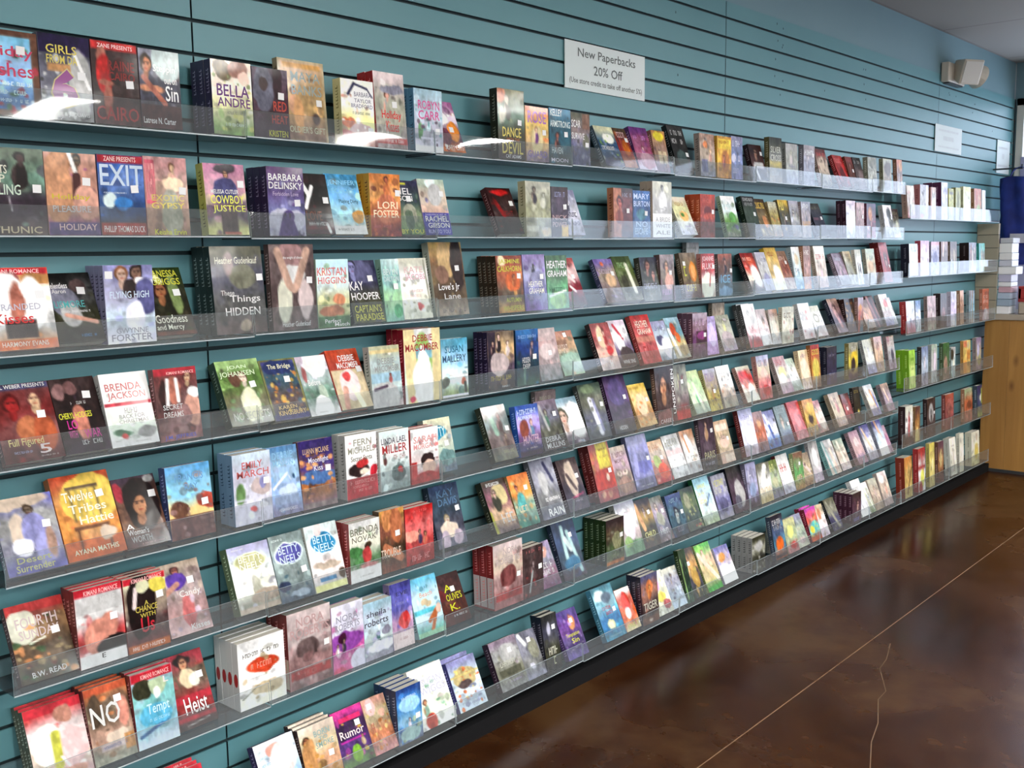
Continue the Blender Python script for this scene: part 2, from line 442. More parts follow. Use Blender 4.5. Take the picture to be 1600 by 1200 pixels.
# ------------------------------------------------------------------ printed covers
def paint(spec, U, Vv, soft, seed):
    """colours (sRGB) of the cover print at points U, V in 0..100 (v runs down)"""
    rnd = random.Random(seed)
    toks = [t.strip() for t in spec.split(';') if t.strip()]
    cols = [hx(c) for c in toks[0].split(',')]
    nr = np.random.RandomState(seed)
    def vnoise(cells):
        g = nr.rand(cells + 2, cells + 2) * 2 - 1
        X = np.clip(U / 100, 0, .9999) * cells; Y = np.clip(Vv / 100, 0, .9999) * cells
        i, j = X.astype(int), Y.astype(int); fx, fy = X - i, Y - j; fx = fx * fx * (3 - 2 * fx); fy = fy * fy * (3 - 2 * fy)
        return (g[j, i] * (1 - fx) + g[j, i + 1] * fx) * (1 - fy) + (g[j + 1, i] * (1 - fx) + g[j + 1, i + 1] * fx) * fy
    UU, VW = U, Vv
    WU = U + 3.4 * vnoise(5) + 1.6 * vnoise(12); WV = Vv + 2.4 * vnoise(5) + 1.2 * vnoise(12)
    f = np.clip((Vv + 5 * vnoise(4)) / 100, 0, 1) * (len(cols) - 1); i0 = np.clip(f.astype(int), 0, max(0, len(cols) - 2)); fr = f - i0
    fr = np.clip((fr - 0.5) * 1.7 + 0.5, 0, 1)[..., None]
    ca = np.array(cols); C = ca[i0] * (1 - fr) + ca[np.minimum(i0 + 1, len(cols) - 1)] * fr
    A = 1.62
    def ell(x, y, rx, ry, c, al=1.0, warpk=None):
        nonlocal C
        wk = min(1.0, min(rx, ry * A) / 9.0) if warpk is None else warpk
        r = np.sqrt(((U + (WU - U) * wk - x) / rx) ** 2 + ((Vv + (WV - Vv) * wk - y) / ry) ** 2)
        mk = (np.clip((1 - r) * min(rx, ry * A) / soft + 0.5, 0, 1) * al)[..., None]
        C = C * (1 - mk) + np.asarray(c) * mk
    for k in range(14):
        c = np.ones(3) * rnd.random()
        ell(rnd.uniform(0, 100), rnd.uniform(0, 100), rnd.uniform(8, 34), rnd.uniform(5, 20), c, 0.07)
    over, stick = [], []
    tex = 0.075 * vnoise(7) + 0.06 * vnoise(16) + 0.05 * vnoise(30)
    base = [np.clip(c * f_, 0, 1) for c in cols for f_ in (0.62, 1.25)]
    for k in range(26):
        q_ = rnd.uniform(2.2, 9)
        ell(rnd.uniform(0, 100), rnd.uniform(12, 100), q_ * rnd.uniform(.5, 1.6), q_ * rnd.uniform(.3, .9), rnd.choice(base), rnd.uniform(.25, .6))
    for t in toks[1:]:
        a = t.split(); op = a[0]
        if op == 'e': ell(*map(float, a[1:5]), hx(a[5]))
        elif op == 'r':
            x0, y0, x1, y1 = map(float, a[1:5])
            d = np.minimum(np.minimum(U - x0, x1 - U), np.minimum(Vv - y0, y1 - Vv) * A)
            mk = np.clip(d / soft + 0.5, 0, 1)[..., None]; C = C * (1 - mk) + hx(a[5]) * mk
        elif op == 'L':
            x0, y0, x1, y1, w = map(float, a[1:6]); y0, y1 = y0 * A, y1 * A
            dx, dy = x1 - x0, y1 - y0; tt = np.clip(((U - x0) * dx + (Vv * A - y0) * dy) / (dx * dx + dy * dy + 1e-6), 0, 1)
            d = np.hypot(U - x0 - tt * dx, Vv * A - y0 - tt * dy)
            mk = (np.clip((w - d) / soft + 0.5, 0, 1) * min(1.0, w / (soft * 0.5)))[..., None]; C = C * (1 - mk) + hx(a[6]) * mk
        elif op == 'm':
            c = hx(a[2])
            for k in range(int(a[1])):
                s_ = rnd.uniform(1.8, 6.5)
                ell(rnd.uniform(3, 97), rnd.uniform(20, 97), s_ * rnd.uniform(.6, 1.5), s_ * rnd.uniform(.4, .9), np.clip(c + rnd.uniform(-.06, .06), 0, 1), 0.85)
        elif op == 'B':
            w = float(a[1]); d = np.minimum(np.minimum(U, 100 - U), np.minimum(Vv, 100 - Vv) * A)
            mk = np.clip((w * 1.6 - d) / soft + 0.5, 0, 1)[..., None]; C = C * (1 - mk) + hx(a[2]) * mk
        elif op == 'p':
            x, y, s_ = map(float, a[1:4]); sk, hr, cl = hx(a[4]), hx(a[5]), hx(a[6]); q = 1 / A
            ell(x, y + 1.15 * s_ * q, .44 * s_, .80 * s_ * q, cl)
            ell(x - .30 * s_, y + 1.05 * s_ * q, .12 * s_, .50 * s_ * q, sk); ell(x + .05 * s_, y + .42 * s_ * q, .13 * s_, .16 * s_ * q, sk)
            ell(x, y - .02 * s_, .30 * s_, .34 * s_ * q, hr); ell(x + .04 * s_, y + .05 * s_ * q, .20 * s_, .27 * s_ * q, sk)
        elif op == 'F':
            x, y, s_ = map(float, a[1:4]); sk, hr = hx(a[4]), hx(a[5]); q = 1 / A
            ell(x, y - .08 * s_ * q, .62 * s_, .80 * s_ * q, hr)
            ell(x, y + .9 * s_ * q, .30 * s_, .5 * s_ * q, sk * .88); ell(x + .05 * s_, y + .05 * s_ * q, .43 * s_, .62 * s_ * q, sk)
            for dx in (-.14, .24): ell(x + dx * s_, y - .08 * s_ * q, .085 * s_, .045 * s_ * q, hr * .6); ell(x + dx * s_, y - .20 * s_ * q, .12 * s_, .03 * s_ * q, hr)
            ell(x + .05 * s_, y + .16 * s_ * q, .05 * s_, .07 * s_ * q, sk * .82)
            ell(x + .05 * s_, y + .36 * s_ * q, .13 * s_, .055 * s_ * q, np.clip(sk * np.array([.85, .5, .5]), 0, 1))
        elif op in ('t', 'V', 'T'):
            over.append((op, *map(float, a[1:5]), hx(a[5]), ' '.join(a[6:])))
        elif op == 'w':
            over.append(('w', *map(float, a[1:5]), hx(a[5]), rnd.randint(0, 9999)))
        elif op == 's': stick.append((float(a[1]), float(a[2])))
    tx_ = tex * (1 - 0.75 * np.clip((C.mean(-1) - 0.55) / 0.3, 0, 1))
    C = C * (1 + 1.4 * tx_[..., None]) + 0.2 * tx_[..., None]
    C = np.clip(C + (C.mean(-1, keepdims=True) > 0.8) * 0.03, 0, 1)
    C = 0.44 + (C - 0.44) * 1.16
    g_ = C.mean(-1, keepdims=True); C = g_ + (C - g_) * 0.92
    return np.clip(C, 0, 1), over, stick


def make_cover(w, h, t, spine, spec, seed, near, curl):
    """front panel (fine grid), spine and back panel of one paperback as one mesh; returns mesh, sticker spots"""
    nx, ny = ((40, 62), (26, 40), (16, 24))[near]
    us, vs = np.linspace(0, 100, nx), np.linspace(0, 100, ny)
    U, Vv = np.meshgrid(us, vs)
    C, over, stick = paint(spec, U, Vv, 100 / nx * 1.1, seed)
    warp = lambda u: -curl * (u / 100) ** 2
    verts = [(w * u / 100, warp(u), h * (1 - v / 100)) for v in vs for u in us]
    vc = C.reshape(-1, 3).tolist(); faces = []
    for j in range(ny - 1):
        for i in range(nx - 1):
            a = j * nx + i; faces.append((a, a + nx, a + nx + 1, a + 1))
    nfront = len(faces)
    def add(pts, fcs, col):
        n = len(verts); verts.extend(pts); vc.extend([list(col)] * len(pts)); faces.extend([tuple(n + i for i in f) for f in fcs])
    BX = ((0, 1, 3, 2), (4, 6, 7, 5), (0, 4, 5, 1), (2, 3, 7, 6), (0, 2, 6, 4), (1, 5, 7, 3))
    def box(x0, x1, y0, y1, z0, z1, col): add([(x, y, z) for x in (x0, x1) for y in (y0, y1) for z in (z0, z1)], BX, col)
    edge = C[:, -1].mean(0)
    th = 0.0005
    ns = 5                                                           # inner side of the front board follows its curl
    for i in range(ns):
        u0, u1 = 100 * i / ns, 100 * (i + 1) / ns
        add([(w * u0 / 100, warp(u0) + th, 0), (w * u1 / 100, warp(u1) + th, 0), (w * u1 / 100, warp(u1) + th, h), (w * u0 / 100, warp(u0) + th, h)], [(0, 3, 2, 1)], (.85, .84, .8))
    add([(w, warp(100), 0), (w, warp(100) + th, 0), (w, warp(100) + th, h), (w, warp(100), h)], [(0, 1, 2, 3)], edge)
    add([(0, 0, 0), (w, warp(100), 0), (w, warp(100) + th, 0), (0, th, 0)], [(0, 3, 2, 1)], edge)
    add([(0, 0, h), (w, warp(100), h), (w, warp(100) + th, h), (0, th, h)], [(0, 1, 2, 3)], edge)
    sp = hx(spine) if spine != '-' else np.clip(C[:, :3].reshape(-1, 3).mean(0) * 0.85, 0, 1)
    box(-0.0006, 0.0, 0.0, t, 0, h, sp)
    ovs = None
    for tk in spec.split(';'):
        tk = tk.split()
        if tk and tk[0] == 'so': ovs = hx(tk[1])
        if tk and tk[0] == 'sb':
            hb = h * float(tk[2]); add([(-0.0008, 0.001, 0.006), (-0.0008, t - .001, 0.006), (-0.0008, t - .001, hb), (-0.0008, 0.001, hb)], [(0, 3, 2, 1)], hx(tk[1]))
    box(0, w, t - th, t, 0, h, sp)
    rnd = random.Random(seed + 5)
    lt = np.clip(sp + (0.42 if sp.mean() < .5 else -0.38), 0, 1)
    z = 0.12 * h                                                     # spine lettering
    if ovs is not None:
        add([(-0.0009, t / 2 + t * .34 * math.cos(a_ * math.pi / 8), .45 * h + .017 * math.sin(a_ * math.pi / 8)) for a_ in range(16)], [tuple(range(16))], ovs)
    elif t > 0.012:
        while z < h * 0.88:
            l = rnd.uniform(.004, .008)
            if not (0.45 * h < z < 0.53 * h):
                q = t * .5 - .0045
                add([(-0.0009, q, z), (-0.0009, t - q, z), (-0.0009, t - q, z + l * .35), (-0.0009, q, z + l * .35)], [(0, 3, 2, 1)], lt)
                add([(-0.0009, q, z), (-0.0009, q + .002, z), (-0.0009, q + .002, z + l), (-0.0009, q, z + l)], [(0, 3, 2, 1)], lt)
            z += l + .0022
    for lv, (op, x0, y0, x1, y1, col, s) in enumerate(over):
        e = 0.0003 + 0.00006 * lv
        if op == 'w':
            rr = random.Random(s); hh = (y1 - y0) * h / 100; x = x0 * w / 100
            while x < x1 * w / 100:
                lw = max(hh * .55, .0016) * rr.uniform(.7, 1.2); zb = h * (1 - y1 / 100); st = lw * .26
                if rr.random() > .16 and x + lw < x1 * w / 100:
                    k = rr.randint(0, 4)
                    R = [(0, st, 0, hh)]
                    if k in (0, 1, 3): R.append((lw * .72, lw * .72 + st * .9, 0, hh))
                    if k in (0, 2): R.append((0, lw * .85, hh * .82, hh))
                    if k in (1, 2): R.append((0, lw * .85, 0, hh * .18))
                    if k in (3, 4): R.append((0, lw * .8, hh * .42, hh * .58))
                    for (a0, a1, b0, b1) in R:
                        X0_, X1_ = x + a0, x + a1; ya, yb = warp(X0_ / w * 100) - e, warp(X1_ / w * 100) - e
                        add([(X0_, ya, zb + b0), (X1_, yb, zb + b0), (X1_, yb, zb + b1), (X0_, ya, zb + b1)], [(0, 1, 2, 3)], col)
                x += lw * 1.18
        else:
            TV, TF = text_mesh(s, 0.055 if op == 'T' else 0.010)
            if not len(TV): continue
            if op != 'V': px = x0 + TV[:, 0] * (x1 - x0); py = y1 - TV[:, 1] * (y1 - y0)
            else: px = x0 + (1 - TV[:, 1]) * (x1 - x0); py = y1 - TV[:, 0] * (y1 - y0)
            px = np.clip(px, 0, 100)
            add([(w * a / 100, warp(a) - e, h * (1 - b / 100)) for a, b in zip(px, py)], TF, col)
    me = bpy.data.meshes.new('cover')
    me.from_pydata(verts, [], faces)
    ca = me.color_attributes.new('print', 'FLOAT_COLOR', 'POINT')
    arr = np.ones((len(verts), 4)); arr[:, :3] = lin(np.array(vc)); ca.data.foreach_set('color', arr.ravel())
    sm = np.zeros(len(faces), bool); sm[:nfront] = True; me.polygons.foreach_set('use_smooth', sm)
    me.materials.append(M['cover']); me.update()
    return me, stick


def mesh_child(name, me, parent, loc=(0, 0, 0)):
    o = bpy.data.objects.new(name, me); COL.objects.link(o); o.parent = parent; o.location = loc; return o

BOOKS = r"""
1|-0.535|0.120|0.161|0.0210|1|0.026|-0.108|1.7277|-|blue holiday wishes paperback with berry border, top row, ninth bay from counter|7bd,9cf,36a;B 7 643;m 14 a34;m 8 475;t -8 18 92 34 c46 Holiday;t -8 38 92 54 c46 Wishes;w 8 60 88 65 eff;w 12 70 84 75 dff;w 10 80 88 84 cef;s 72 22
1|-0.412|0.105|0.167|0.0190|1|0.026|-0.108|1.7277|-|black and white paperback with huge purple 6, top row, ninth bay from counter|223,667,999;r 0 0 100 22 214;m 26 ddd;m 20 333;e 78 55 22 40 aaa;L 70 22 95 60 3 fff;r 15 34 60 43 b85;T 18 38 74 86 cb8 6;T 21 40 71 84 93488c 6;t 14 12 74 22 dc6 GIRLS;t 14 24 74 34 dc6 FROM DA;t 6 90 92 96 ddd ASHLEY & JAQUAVIS;s 80 46
1|-0.304|0.102|0.168|0.0200|1|0.026|-0.108|1.7277|-|dark red paperback with woman in red dress, top row, ninth bay from counter|433,322,533;r 0 0 100 10 c33;t 14 3 90 8 fdd ZANE PRESENTS;e 20 16 9 10 b76;e 24 40 16 26 b22;e 28 50 16 4 a65;e 30 72 9 20 a65;e 66 30 22 14 422;t 34 22 92 34 822 RAINE;t 34 36 92 46 822 CAIRO;t 4 78 96 95 a33 CAIRO;s 80 50
1|-0.199|0.095|0.165|0.0220|1|0.026|-0.108|1.7277|-|grey paperback with long steppin out title, top row, ninth bay from counter|889,445,433;e 70 10 40 30 bcc;F 16 20 24 b75 321;e 30 50 30 5 c86;L 10 36 60 68 6 a65;r 0 70 100 100 533;t 34 18 92 30 fff Steppin';t 60 34 92 42 eee out on;t 62 44 94 64 fff Sin;t 4 86 84 94 eee Latrese N. Carter
1|-0.024|0.107|0.165|0.0260|3|0.026|-0.108|1.7277|312a4a|cream romance paperback with purple spines, top row, ninth bay from counter|dcb,fed,dda,8a6;e 30 12 24 14 653;e 66 10 24 12 a76;e 82 22 15 9 fcb;t 12 32 92 48 637 BELLA;t 12 50 94 62 637 ANDRE;w 30 68 80 72 998;m 14 785;m 8 dd8;w 30 84 90 88 ded
1|0.086|0.099|0.162|0.0190|1|0.026|-0.108|1.7277|-|dark grey couple paperback with red lettering, top row, eighth bay from counter|545,423,323;e 30 30 28 34 667;e 30 24 12 10 433;e 70 20 16 24 312;t 56 46 94 60 b43 RED;r 0 62 100 64 322;t 50 66 96 78 b43 HEAT;t 40 88 94 97 cc4 KRISTEN;s 78 38
1|0.192|0.140|0.201|0.0190|1|0.073|-0.073|1.7277|-|tall tan romance paperback with woman's bare legs, top row, eighth bay from counter|ca8,b96,865;B 3 ba8;r 10 4 92 10 c95;p 30 38 22 c97 643 c97;e 40 66 12 22 c96;e 76 70 7 7 544;t 26 14 90 26 9aa MAYA;t 26 30 92 42 9aa BANKS;t 10 80 94 88 ddb SOLDIER'S GIFT;s 84 50
1|0.349|0.107|0.165|0.0300|1|0.026|-0.108|1.7277|cc9|cream paperback with curling navy ribbon, top row, eighth bay from counter|eed,ffe,fe9,a43;L 22 22 40 6 4 335;L 40 6 80 12 3 335;L 80 12 96 24 2 335;t 40 18 92 25 889 BARBARA;t 40 28 92 34 889 TAYLOR;t 30 36 96 42 889 BRADFORD;w 34 48 90 52 aa8;e 20 66 22 8 c63;e 60 80 40 14 caa;e 20 90 30 12 a33;m 12 eee;s 86 76
1|0.466|0.107|0.197|0.0300|2|0.073|-0.108|1.7277|a22|grey holiday kisses paperback with red spines, top row, eighth bay from counter|dcc,aa9,988;p 40 30 30 c98 532 999;e 60 60 30 26 aa9;e 60 22 40 6 889;t 20 50 84 64 d33 Holiday;t 32 64 74 78 d33 Kisses;r 0 86 100 94 b44;w 10 88 90 92 fdd;s 64 42
1|0.601|0.107|0.168|0.0220|2|0.026|-0.108|1.7277|58a|light blue snowy village paperback in pair, top row, eighth bay from counter|acd,bcd,bbc,dde;t 14 18 90 32 d59 ROBYN;t 14 34 90 48 d59 CARR;m 10 6aa;e 22 66 8 12 585;m 12 545;r 0 90 100 100 eee;r 20 76 80 80 ccd;s 80 66
1|0.711|0.088|0.157|0.0190|1|0.381|-0.108|1.7277|-|small orange and purple cat paperback, top row, seventh bay from counter|a69,dcd,535,d73;m 12 fff;e 70 60 26 20 d83;e 30 70 24 16 745;e 40 34 20 10 eee;t 10 86 94 96 edc SCARY CATS;s 62 56
1|0.939|0.118|0.204|0.0300|1|0.026|-0.108|1.7277|221|dark green paperback with blonde singer and gold lettering, top row, seventh bay from counter|775,576,443,433;e 10 10 20 12 c75;p 36 14 24 dcb edc 221;e 16 38 12 12 bba;t 16 54 86 68 dc6 DANCE;t 30 69 80 74 a64 WITH THE;t 14 75 92 92 dc6 DEVIL;t 26 93 84 98 ddd CAT ADAMS;s 80 46
1|1.064|0.107|0.165|0.0240|1|0.026|-0.108|1.7277|-|golden fantasy paperback with purple title, top row, seventh bay from counter|c63,db6,ca7,878;t 10 8 90 30 a6b ROSE;e 50 60 26 26 dc9;p 46 40 22 eca 853 637;t 8 80 92 92 76a GUARD;s 80 46
1|1.178|0.107|0.170|0.0240|1|0.026|-0.108|1.7277|-|teal paperback with white author name, top row, seventh bay from counter|379,256,344;t 6 2 60 14 dee KELLEY;t 4 22 96 34 dee ARMSTRONG;p 36 50 26 a65 311 422;t 10 70 60 82 cdd HAVEN;t 6 90 84 97 ccd MOON;s 76 46
1|1.288|0.099|0.166|0.0220|1|0.026|-0.108|1.7277|-|grey and brown paperback with block lettering, top row, sixth bay from counter|554,877,668,557;r 60 0 100 30 865;t 2 14 50 28 eee SCAR;t 2 38 70 50 eee SURVIVE;e 80 56 18 14 776;s 82 60;m 10 99a
1|1.478|0.107|0.150|0.0210|1|0.420|-0.108|1.7277|-|blue green paperback with open bright top, top row, sixth bay from counter|cca,357,446;m 12 78a;e 60 30 30 12 eed;w 10 50 80 60 ddd;m 8 8a4
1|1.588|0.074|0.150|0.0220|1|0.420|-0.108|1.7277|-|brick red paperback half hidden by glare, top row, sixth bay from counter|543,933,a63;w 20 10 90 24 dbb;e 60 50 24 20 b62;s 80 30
1|1.674|0.107|0.159|0.0200|1|0.340|-0.108|1.7277|536|purple paperback leaning sideways with dark spine, top row, sixth bay from counter|637,846,a57,dcd;w 14 20 84 30 c8c;p 50 50 22 dbb 422 849;e 60 80 40 20 c9a
1|1.784|0.085|0.150|0.0200|1|0.213|-0.108|1.7277|-|brown paperback with yellow oval at top, top row, sixth bay from counter|a74,976,867;e 50 14 40 12 dc3;r 30 50 90 80 cb9;p 60 56 20 dba 542 764
1|1.926|0.107|0.186|0.0210|1|0.331|-0.108|1.7277|111|black paperback with silver lettering, top row, fifth bay from counter|333,222,333;w 16 10 90 20 bbb;w 10 28 92 38 ccc;e 50 70 30 20 455;s 84 60
1|2.080|0.107|0.160|0.0240|1|0.072|-0.108|1.7277|-|peach paperback with blonde woman figure, top row, fifth bay from counter|a87,ba9,99a;e 36 26 14 8 d85;p 70 40 22 ecb ca6 c98;r 10 60 50 90 779
1|2.200|0.107|0.159|0.0250|1|0.026|-0.108|1.7277|-|bright yellow and orange paperback, top row, fifth bay from counter|d93,eb4,c83;r 4 6 96 30 ec4;w 12 10 86 18 b62;e 60 60 30 26 b73;p 50 50 20 c86 522 844
1|2.310|0.088|0.166|0.0190|1|0.036|-0.108|1.7277|-|lavender blue paperback with white lettering, top row, fifth bay from counter|88a,78b,99c;w 10 10 90 24 dde;w 10 44 84 58 dde;e 20 50 20 10 cce;w 10 74 90 86 cce
1|2.502|0.107|0.150|0.0230|1|0.262|-0.108|1.7277|-|dark brown paperback with white lettering blocks, top row, fourth bay from counter|311,422,112;F 44 24 24 976 211;r 20 50 90 66 bbb;s 86 24;L 20 60 40 96 8 ddd
1|2.628|0.107|0.186|0.0230|1|0.044|-0.108|1.7277|-|olive paperback with silver cross lettering, top row, fourth bay from counter|332,554,763;t 10 20 92 34 ccb SILVER;t 10 38 92 52 ccb CROSS;r 0 52 100 66 a93;w 20 76 80 84 aaa
1|2.779|0.107|0.170|0.0240|1|0.058|-0.108|1.7277|-|pale grey paperback with robed figure, top row, fourth bay from counter|aaa,998,889;p 44 22 26 bba 665 cbb;w 20 50 80 62 778
1|2.942|0.107|0.174|0.0250|1|0.031|-0.108|1.7277|-|mauve grey paperback with tiny sticker, top row, fourth bay from counter|877,99a,778;p 40 30 22 cbb 444 667;w 10 12 90 24 ddd;s 84 24
1|3.133|0.107|0.176|0.0190|1|0.282|-0.108|1.7277|-|dark red topped paperback with cream middle, top row, third bay from counter|633,cba,776;e 50 44 34 24 cba;w 16 10 90 20 c55;m 8 322
1|3.352|0.107|0.165|0.0210|1|0.392|-0.108|1.7277|-|scarlet paperback tilted sideways, top row, third bay from counter|a33,b33,722;w 10 10 90 24 d77;e 50 60 24 24 611
1|3.462|0.075|0.160|0.0200|1|0.301|-0.108|1.7277|-|rust brown paperback squeezed beside scarlet one, top row, third bay from counter|844,632,543;p 50 26 26 b87 322 533;s 76 44
1|3.540|0.088|0.160|0.0210|1|0.281|-0.108|1.7277|111|black spined grey paperback near shelf end, top row, third bay from counter|333,655,766;w 10 10 90 20 aaa;e 60 60 30 20 877
1|3.649|0.107|0.164|0.0250|1|0.071|-0.108|1.7277|-|grey cream paperback with crowd figures, top row, third bay from counter|776,998,aa9;m 12 443;m 10 ccb;s 54 70
1|3.837|0.107|0.167|0.0210|1|0.061|-0.108|1.7277|-|tan paperback with dark round emblem, top row, second bay from counter|998,876,765;e 56 30 36 22 543;B 4 aa8;w 10 60 90 70 cba
1|4.021|0.071|0.173|0.0210|1|0.073|-0.108|1.7277|-|orange brown paperback at end of shelf, top row, second bay from counter|b63,865,976;p 40 44 24 cba 433 877;s 82 66;e 70 20 26 14 c84
2|-0.538|0.120|0.168|0.0230|1|0.026|-0.108|1.4991|-|grey green paperback with man and keep calling title, second row, ninth bay from counter|676,687,323,433;p 60 12 30 433 111 211;t -6 20 40 30 ddc STREETS;t -6 31 36 40 ddc KEEP;t -6 42 60 54 cdc CALLING;L 40 56 44 72 1 ddd;t 10 90 90 98 cb9 THUNIC;s 86 46
2|-0.415|0.107|0.165|0.0200|1|0.036|-0.108|1.4991|-|tan couple paperback with pleasure title, second row, ninth bay from counter|c98,b87,a76,737;e 34 6 24 14 a75;e 22 44 32 44 b86;F 60 10 16 654 111;L 48 0 60 26 4 eee;L 60 28 58 56 8 422;e 76 60 26 20 c98;t 10 50 84 58 cb3 Holiday;t 10 64 84 72 ccc PLEASURE;r 0 84 100 100 547;t 20 86 94 94 dbb HOLIDAY;s 78 34
2|-0.305|0.102|0.167|0.0220|1|0.026|-0.108|1.4991|-|blue exit paperback with red bands, second row, ninth bay from counter|25a,57b,247,223;r 0 0 100 10 a23;t 14 2 84 8 ecc ZANE PRESENTS;t 4 12 98 38 cde EXIT;w 10 46 60 48 cde;e 22 56 14 10 cdd;e 52 60 20 8 37b;r 0 84 100 100 933;t 6 88 96 96 edd PHILLIP THOMAS DUCK;s 78 42
2|-0.200|0.103|0.169|0.0210|1|0.040|-0.108|1.4991|-|rose gold paperback with glamorous woman, second row, ninth bay from counter|b88,a87,976;r 2 4 24 60 b56;t 3 8 22 56 eaa KNIGHTS;p 66 12 24 ca8 532 c98;e 66 34 26 10 eca;e 60 70 24 30 998;t 14 48 90 56 cb5 EXOTIC;t 12 58 90 66 dc6 GYPSY;t 16 92 90 99 dd3 Keisha Ervin;s 86 42
2|-0.050|0.107|0.162|0.0280|1|0.092|-0.108|1.4991|bb6|pink and yellow cowboy justice paperback, second row, ninth bay from counter|b79,c9a,656,cc8;e 52 6 26 7 323;F 52 14 12 c97 322;e 50 36 30 18 447;r 34 66 74 100 544;t 14 36 82 42 eee MELISSA CUTLER;t 12 44 94 56 ee6 COWBOY;t 16 58 96 70 ee6 JUSTICE;r 40 96 80 99 a54;s 88 28
2|0.116|0.107|0.164|0.0260|3|0.037|-0.108|1.4991|324|purple lake dock thriller paperback stack, second row, eighth bay from counter|536,547,77a,aab;t 4 10 96 20 eee BARBARA;t 4 22 96 32 eee DELINSKY;t 14 36 84 42 bac Forbidden Love;e 50 78 60 16 bbc;L 54 72 40 100 16 547;L 54 72 70 100 10 547;p 46 68 5 545 222 446;p 58 68 5 545 222 334;s 80 52
2|0.226|0.088|0.154|0.0240|1|0.233|-0.108|1.4991|-|black paperback with white torn shape, second row, eighth bay from counter|211,111,211,612;L 6 10 30 36 7 eee;L 30 36 14 56 6 eee;L 44 22 34 34 6 ddd;t 10 62 64 78 632 LOVE;w 14 80 84 86 bbb;r 0 92 100 100 412;L 78 84 84 96 5 ccc;s 84 44
2|0.317|0.105|0.160|0.0190|1|0.279|-0.108|1.4991|-|sky blue beach paperback, second row, eighth bay from counter|49c,7be,ade,edc;t 6 10 90 20 9df JENNIFER;t 14 24 84 32 8ce ECHOLS;t 30 42 90 50 357 Playing Dirty;e 80 70 20 12 c95;r 0 86 100 100 ddd;w 10 90 60 94 999
2|0.435|0.107|0.163|0.0240|2|0.026|-0.108|1.4991|c93|orange paperback with shirtless man, second row, eighth bay from counter|c73,d95,b64,833;p 54 10 22 b64 422 c74;e 54 56 36 24 c75;t 24 44 90 56 fec LORI;t 10 58 94 70 fec FOSTER;w 10 82 70 86 b66;s 90 30
2|0.545|0.085|0.150|0.0250|1|0.221|-0.108|1.4991|-|dark green and navy paperback, second row, eighth bay from counter|335,344,786,574;r 0 4 50 8 cc4;t 0 14 70 26 eee HEL;t 10 28 70 38 eee SON;e 50 62 30 20 998;e 44 74 20 20 565;t 0 90 96 98 cc5 BY YOU;s 52 34
2|0.634|0.102|0.159|0.0200|1|0.227|-0.108|1.4991|-|grey and blue run to you paperback, second row, seventh bay from counter|aba,cba,ca9,55a;e 46 6 20 8 dee;e 60 28 26 20 bbb;r 0 60 100 100 449;w 10 62 90 65 bbd;t 8 66 94 76 eee RACHEL;t 14 78 94 87 eee GIBSON;t 12 90 94 97 bbe RUN TO YOU;s 82 26
2|0.944|0.107|0.152|0.0240|1|0.420|-0.108|1.4991|411|black and red paperback leaning sideways, second row, seventh bay from counter|311,433,322;e 50 10 36 6 c22;L 20 30 40 60 8 922;m 8 722;t 30 50 80 62 722 NIGHT;s 84 34
2|1.062|0.120|0.169|0.0300|1|0.032|-0.108|1.4991|bb9|sepia paperback with old fashioned couple, second row, seventh bay from counter|bba,997,998;p 34 14 22 876 222 211;p 70 24 20 bba 443 ccb;r 0 80 50 90 ccb;w 56 82 90 88 ddd;e 80 90 20 8 cb9
2|1.185|0.083|0.157|0.0210|1|0.026|-0.108|1.4991|-|dark mauve paperback with stacked lettering, second row, seventh bay from counter|433,434,322;w 10 10 90 20 88a;e 50 34 28 18 545;t 6 56 94 66 b99 NICK;t 6 70 94 80 b99 POWER;r 60 76 100 100 db6;s 80 40
2|1.271|0.088|0.157|0.0190|1|0.350|-0.108|1.4991|-|pale blue white paperback leaning sideways, second row, sixth bay from counter|99b,ccd,aab;p 40 20 24 ddd 335 556;w 10 50 90 60 335;w 16 70 90 78 447;s 40 30
2|1.520|0.112|0.166|0.0260|1|0.026|-0.108|1.4991|b75|brown paperback with woman and wood spine, second row, sixth bay from counter|433,744,633,434;r 0 0 40 100 b75;F 34 30 26 b65 311;w 46 10 94 18 99a;e 30 60 20 14 843;s 74 46
2|1.635|0.103|0.161|0.0220|1|0.026|-0.108|1.4991|-|blue paperback with white author letters, second row, sixth bay from counter|36a,358,47a;t 4 6 94 18 cdf MARY;t 4 22 96 34 cdf BURTON;e 50 50 30 12 478;t 16 66 84 78 ace NO;t 10 80 84 94 ace ESCAPE;s 74 48
2|1.757|0.125|0.198|0.0260|2|0.026|-0.108|1.4991|ba9|tall grey paperback with bride sketch, second row, sixth bay from counter|ccb,bbb,eee;p 50 12 22 aaa 333 eee;e 52 36 22 16 ddd;L 36 50 70 46 1 444;r 0 58 100 100 eee;t 14 64 90 72 aaa A BRIDE;t 14 76 90 83 aaa WHITE;t 14 88 90 95 aaa ALE
2|1.953|0.107|0.156|0.0250|1|0.420|-0.108|1.4991|-|cream paperback with bowl of food, second row, fifth bay from counter|edc,dda,ddc,ccd;e 56 50 26 14 eb7;e 50 46 10 6 584;w 20 14 84 24 ca6;w 30 76 80 80 86a
2|2.081|0.107|0.163|0.0220|3|0.026|-0.108|1.4991|a42|brick red paperback stack, second row, fifth bay from counter|b43,a43,844,955;e 50 40 24 14 733;w 16 10 84 20 c65;s 84 40;e 60 50 40 8 b54
2|2.290|0.107|0.166|0.0190|1|0.258|-0.108|1.4991|-|white and green country scene paperback, second row, fifth bay from counter|eee,dee,694,998;e 60 52 26 12 6a5;w 14 20 86 34 cdd;e 80 76 16 6 779;L 40 80 70 70 2 557
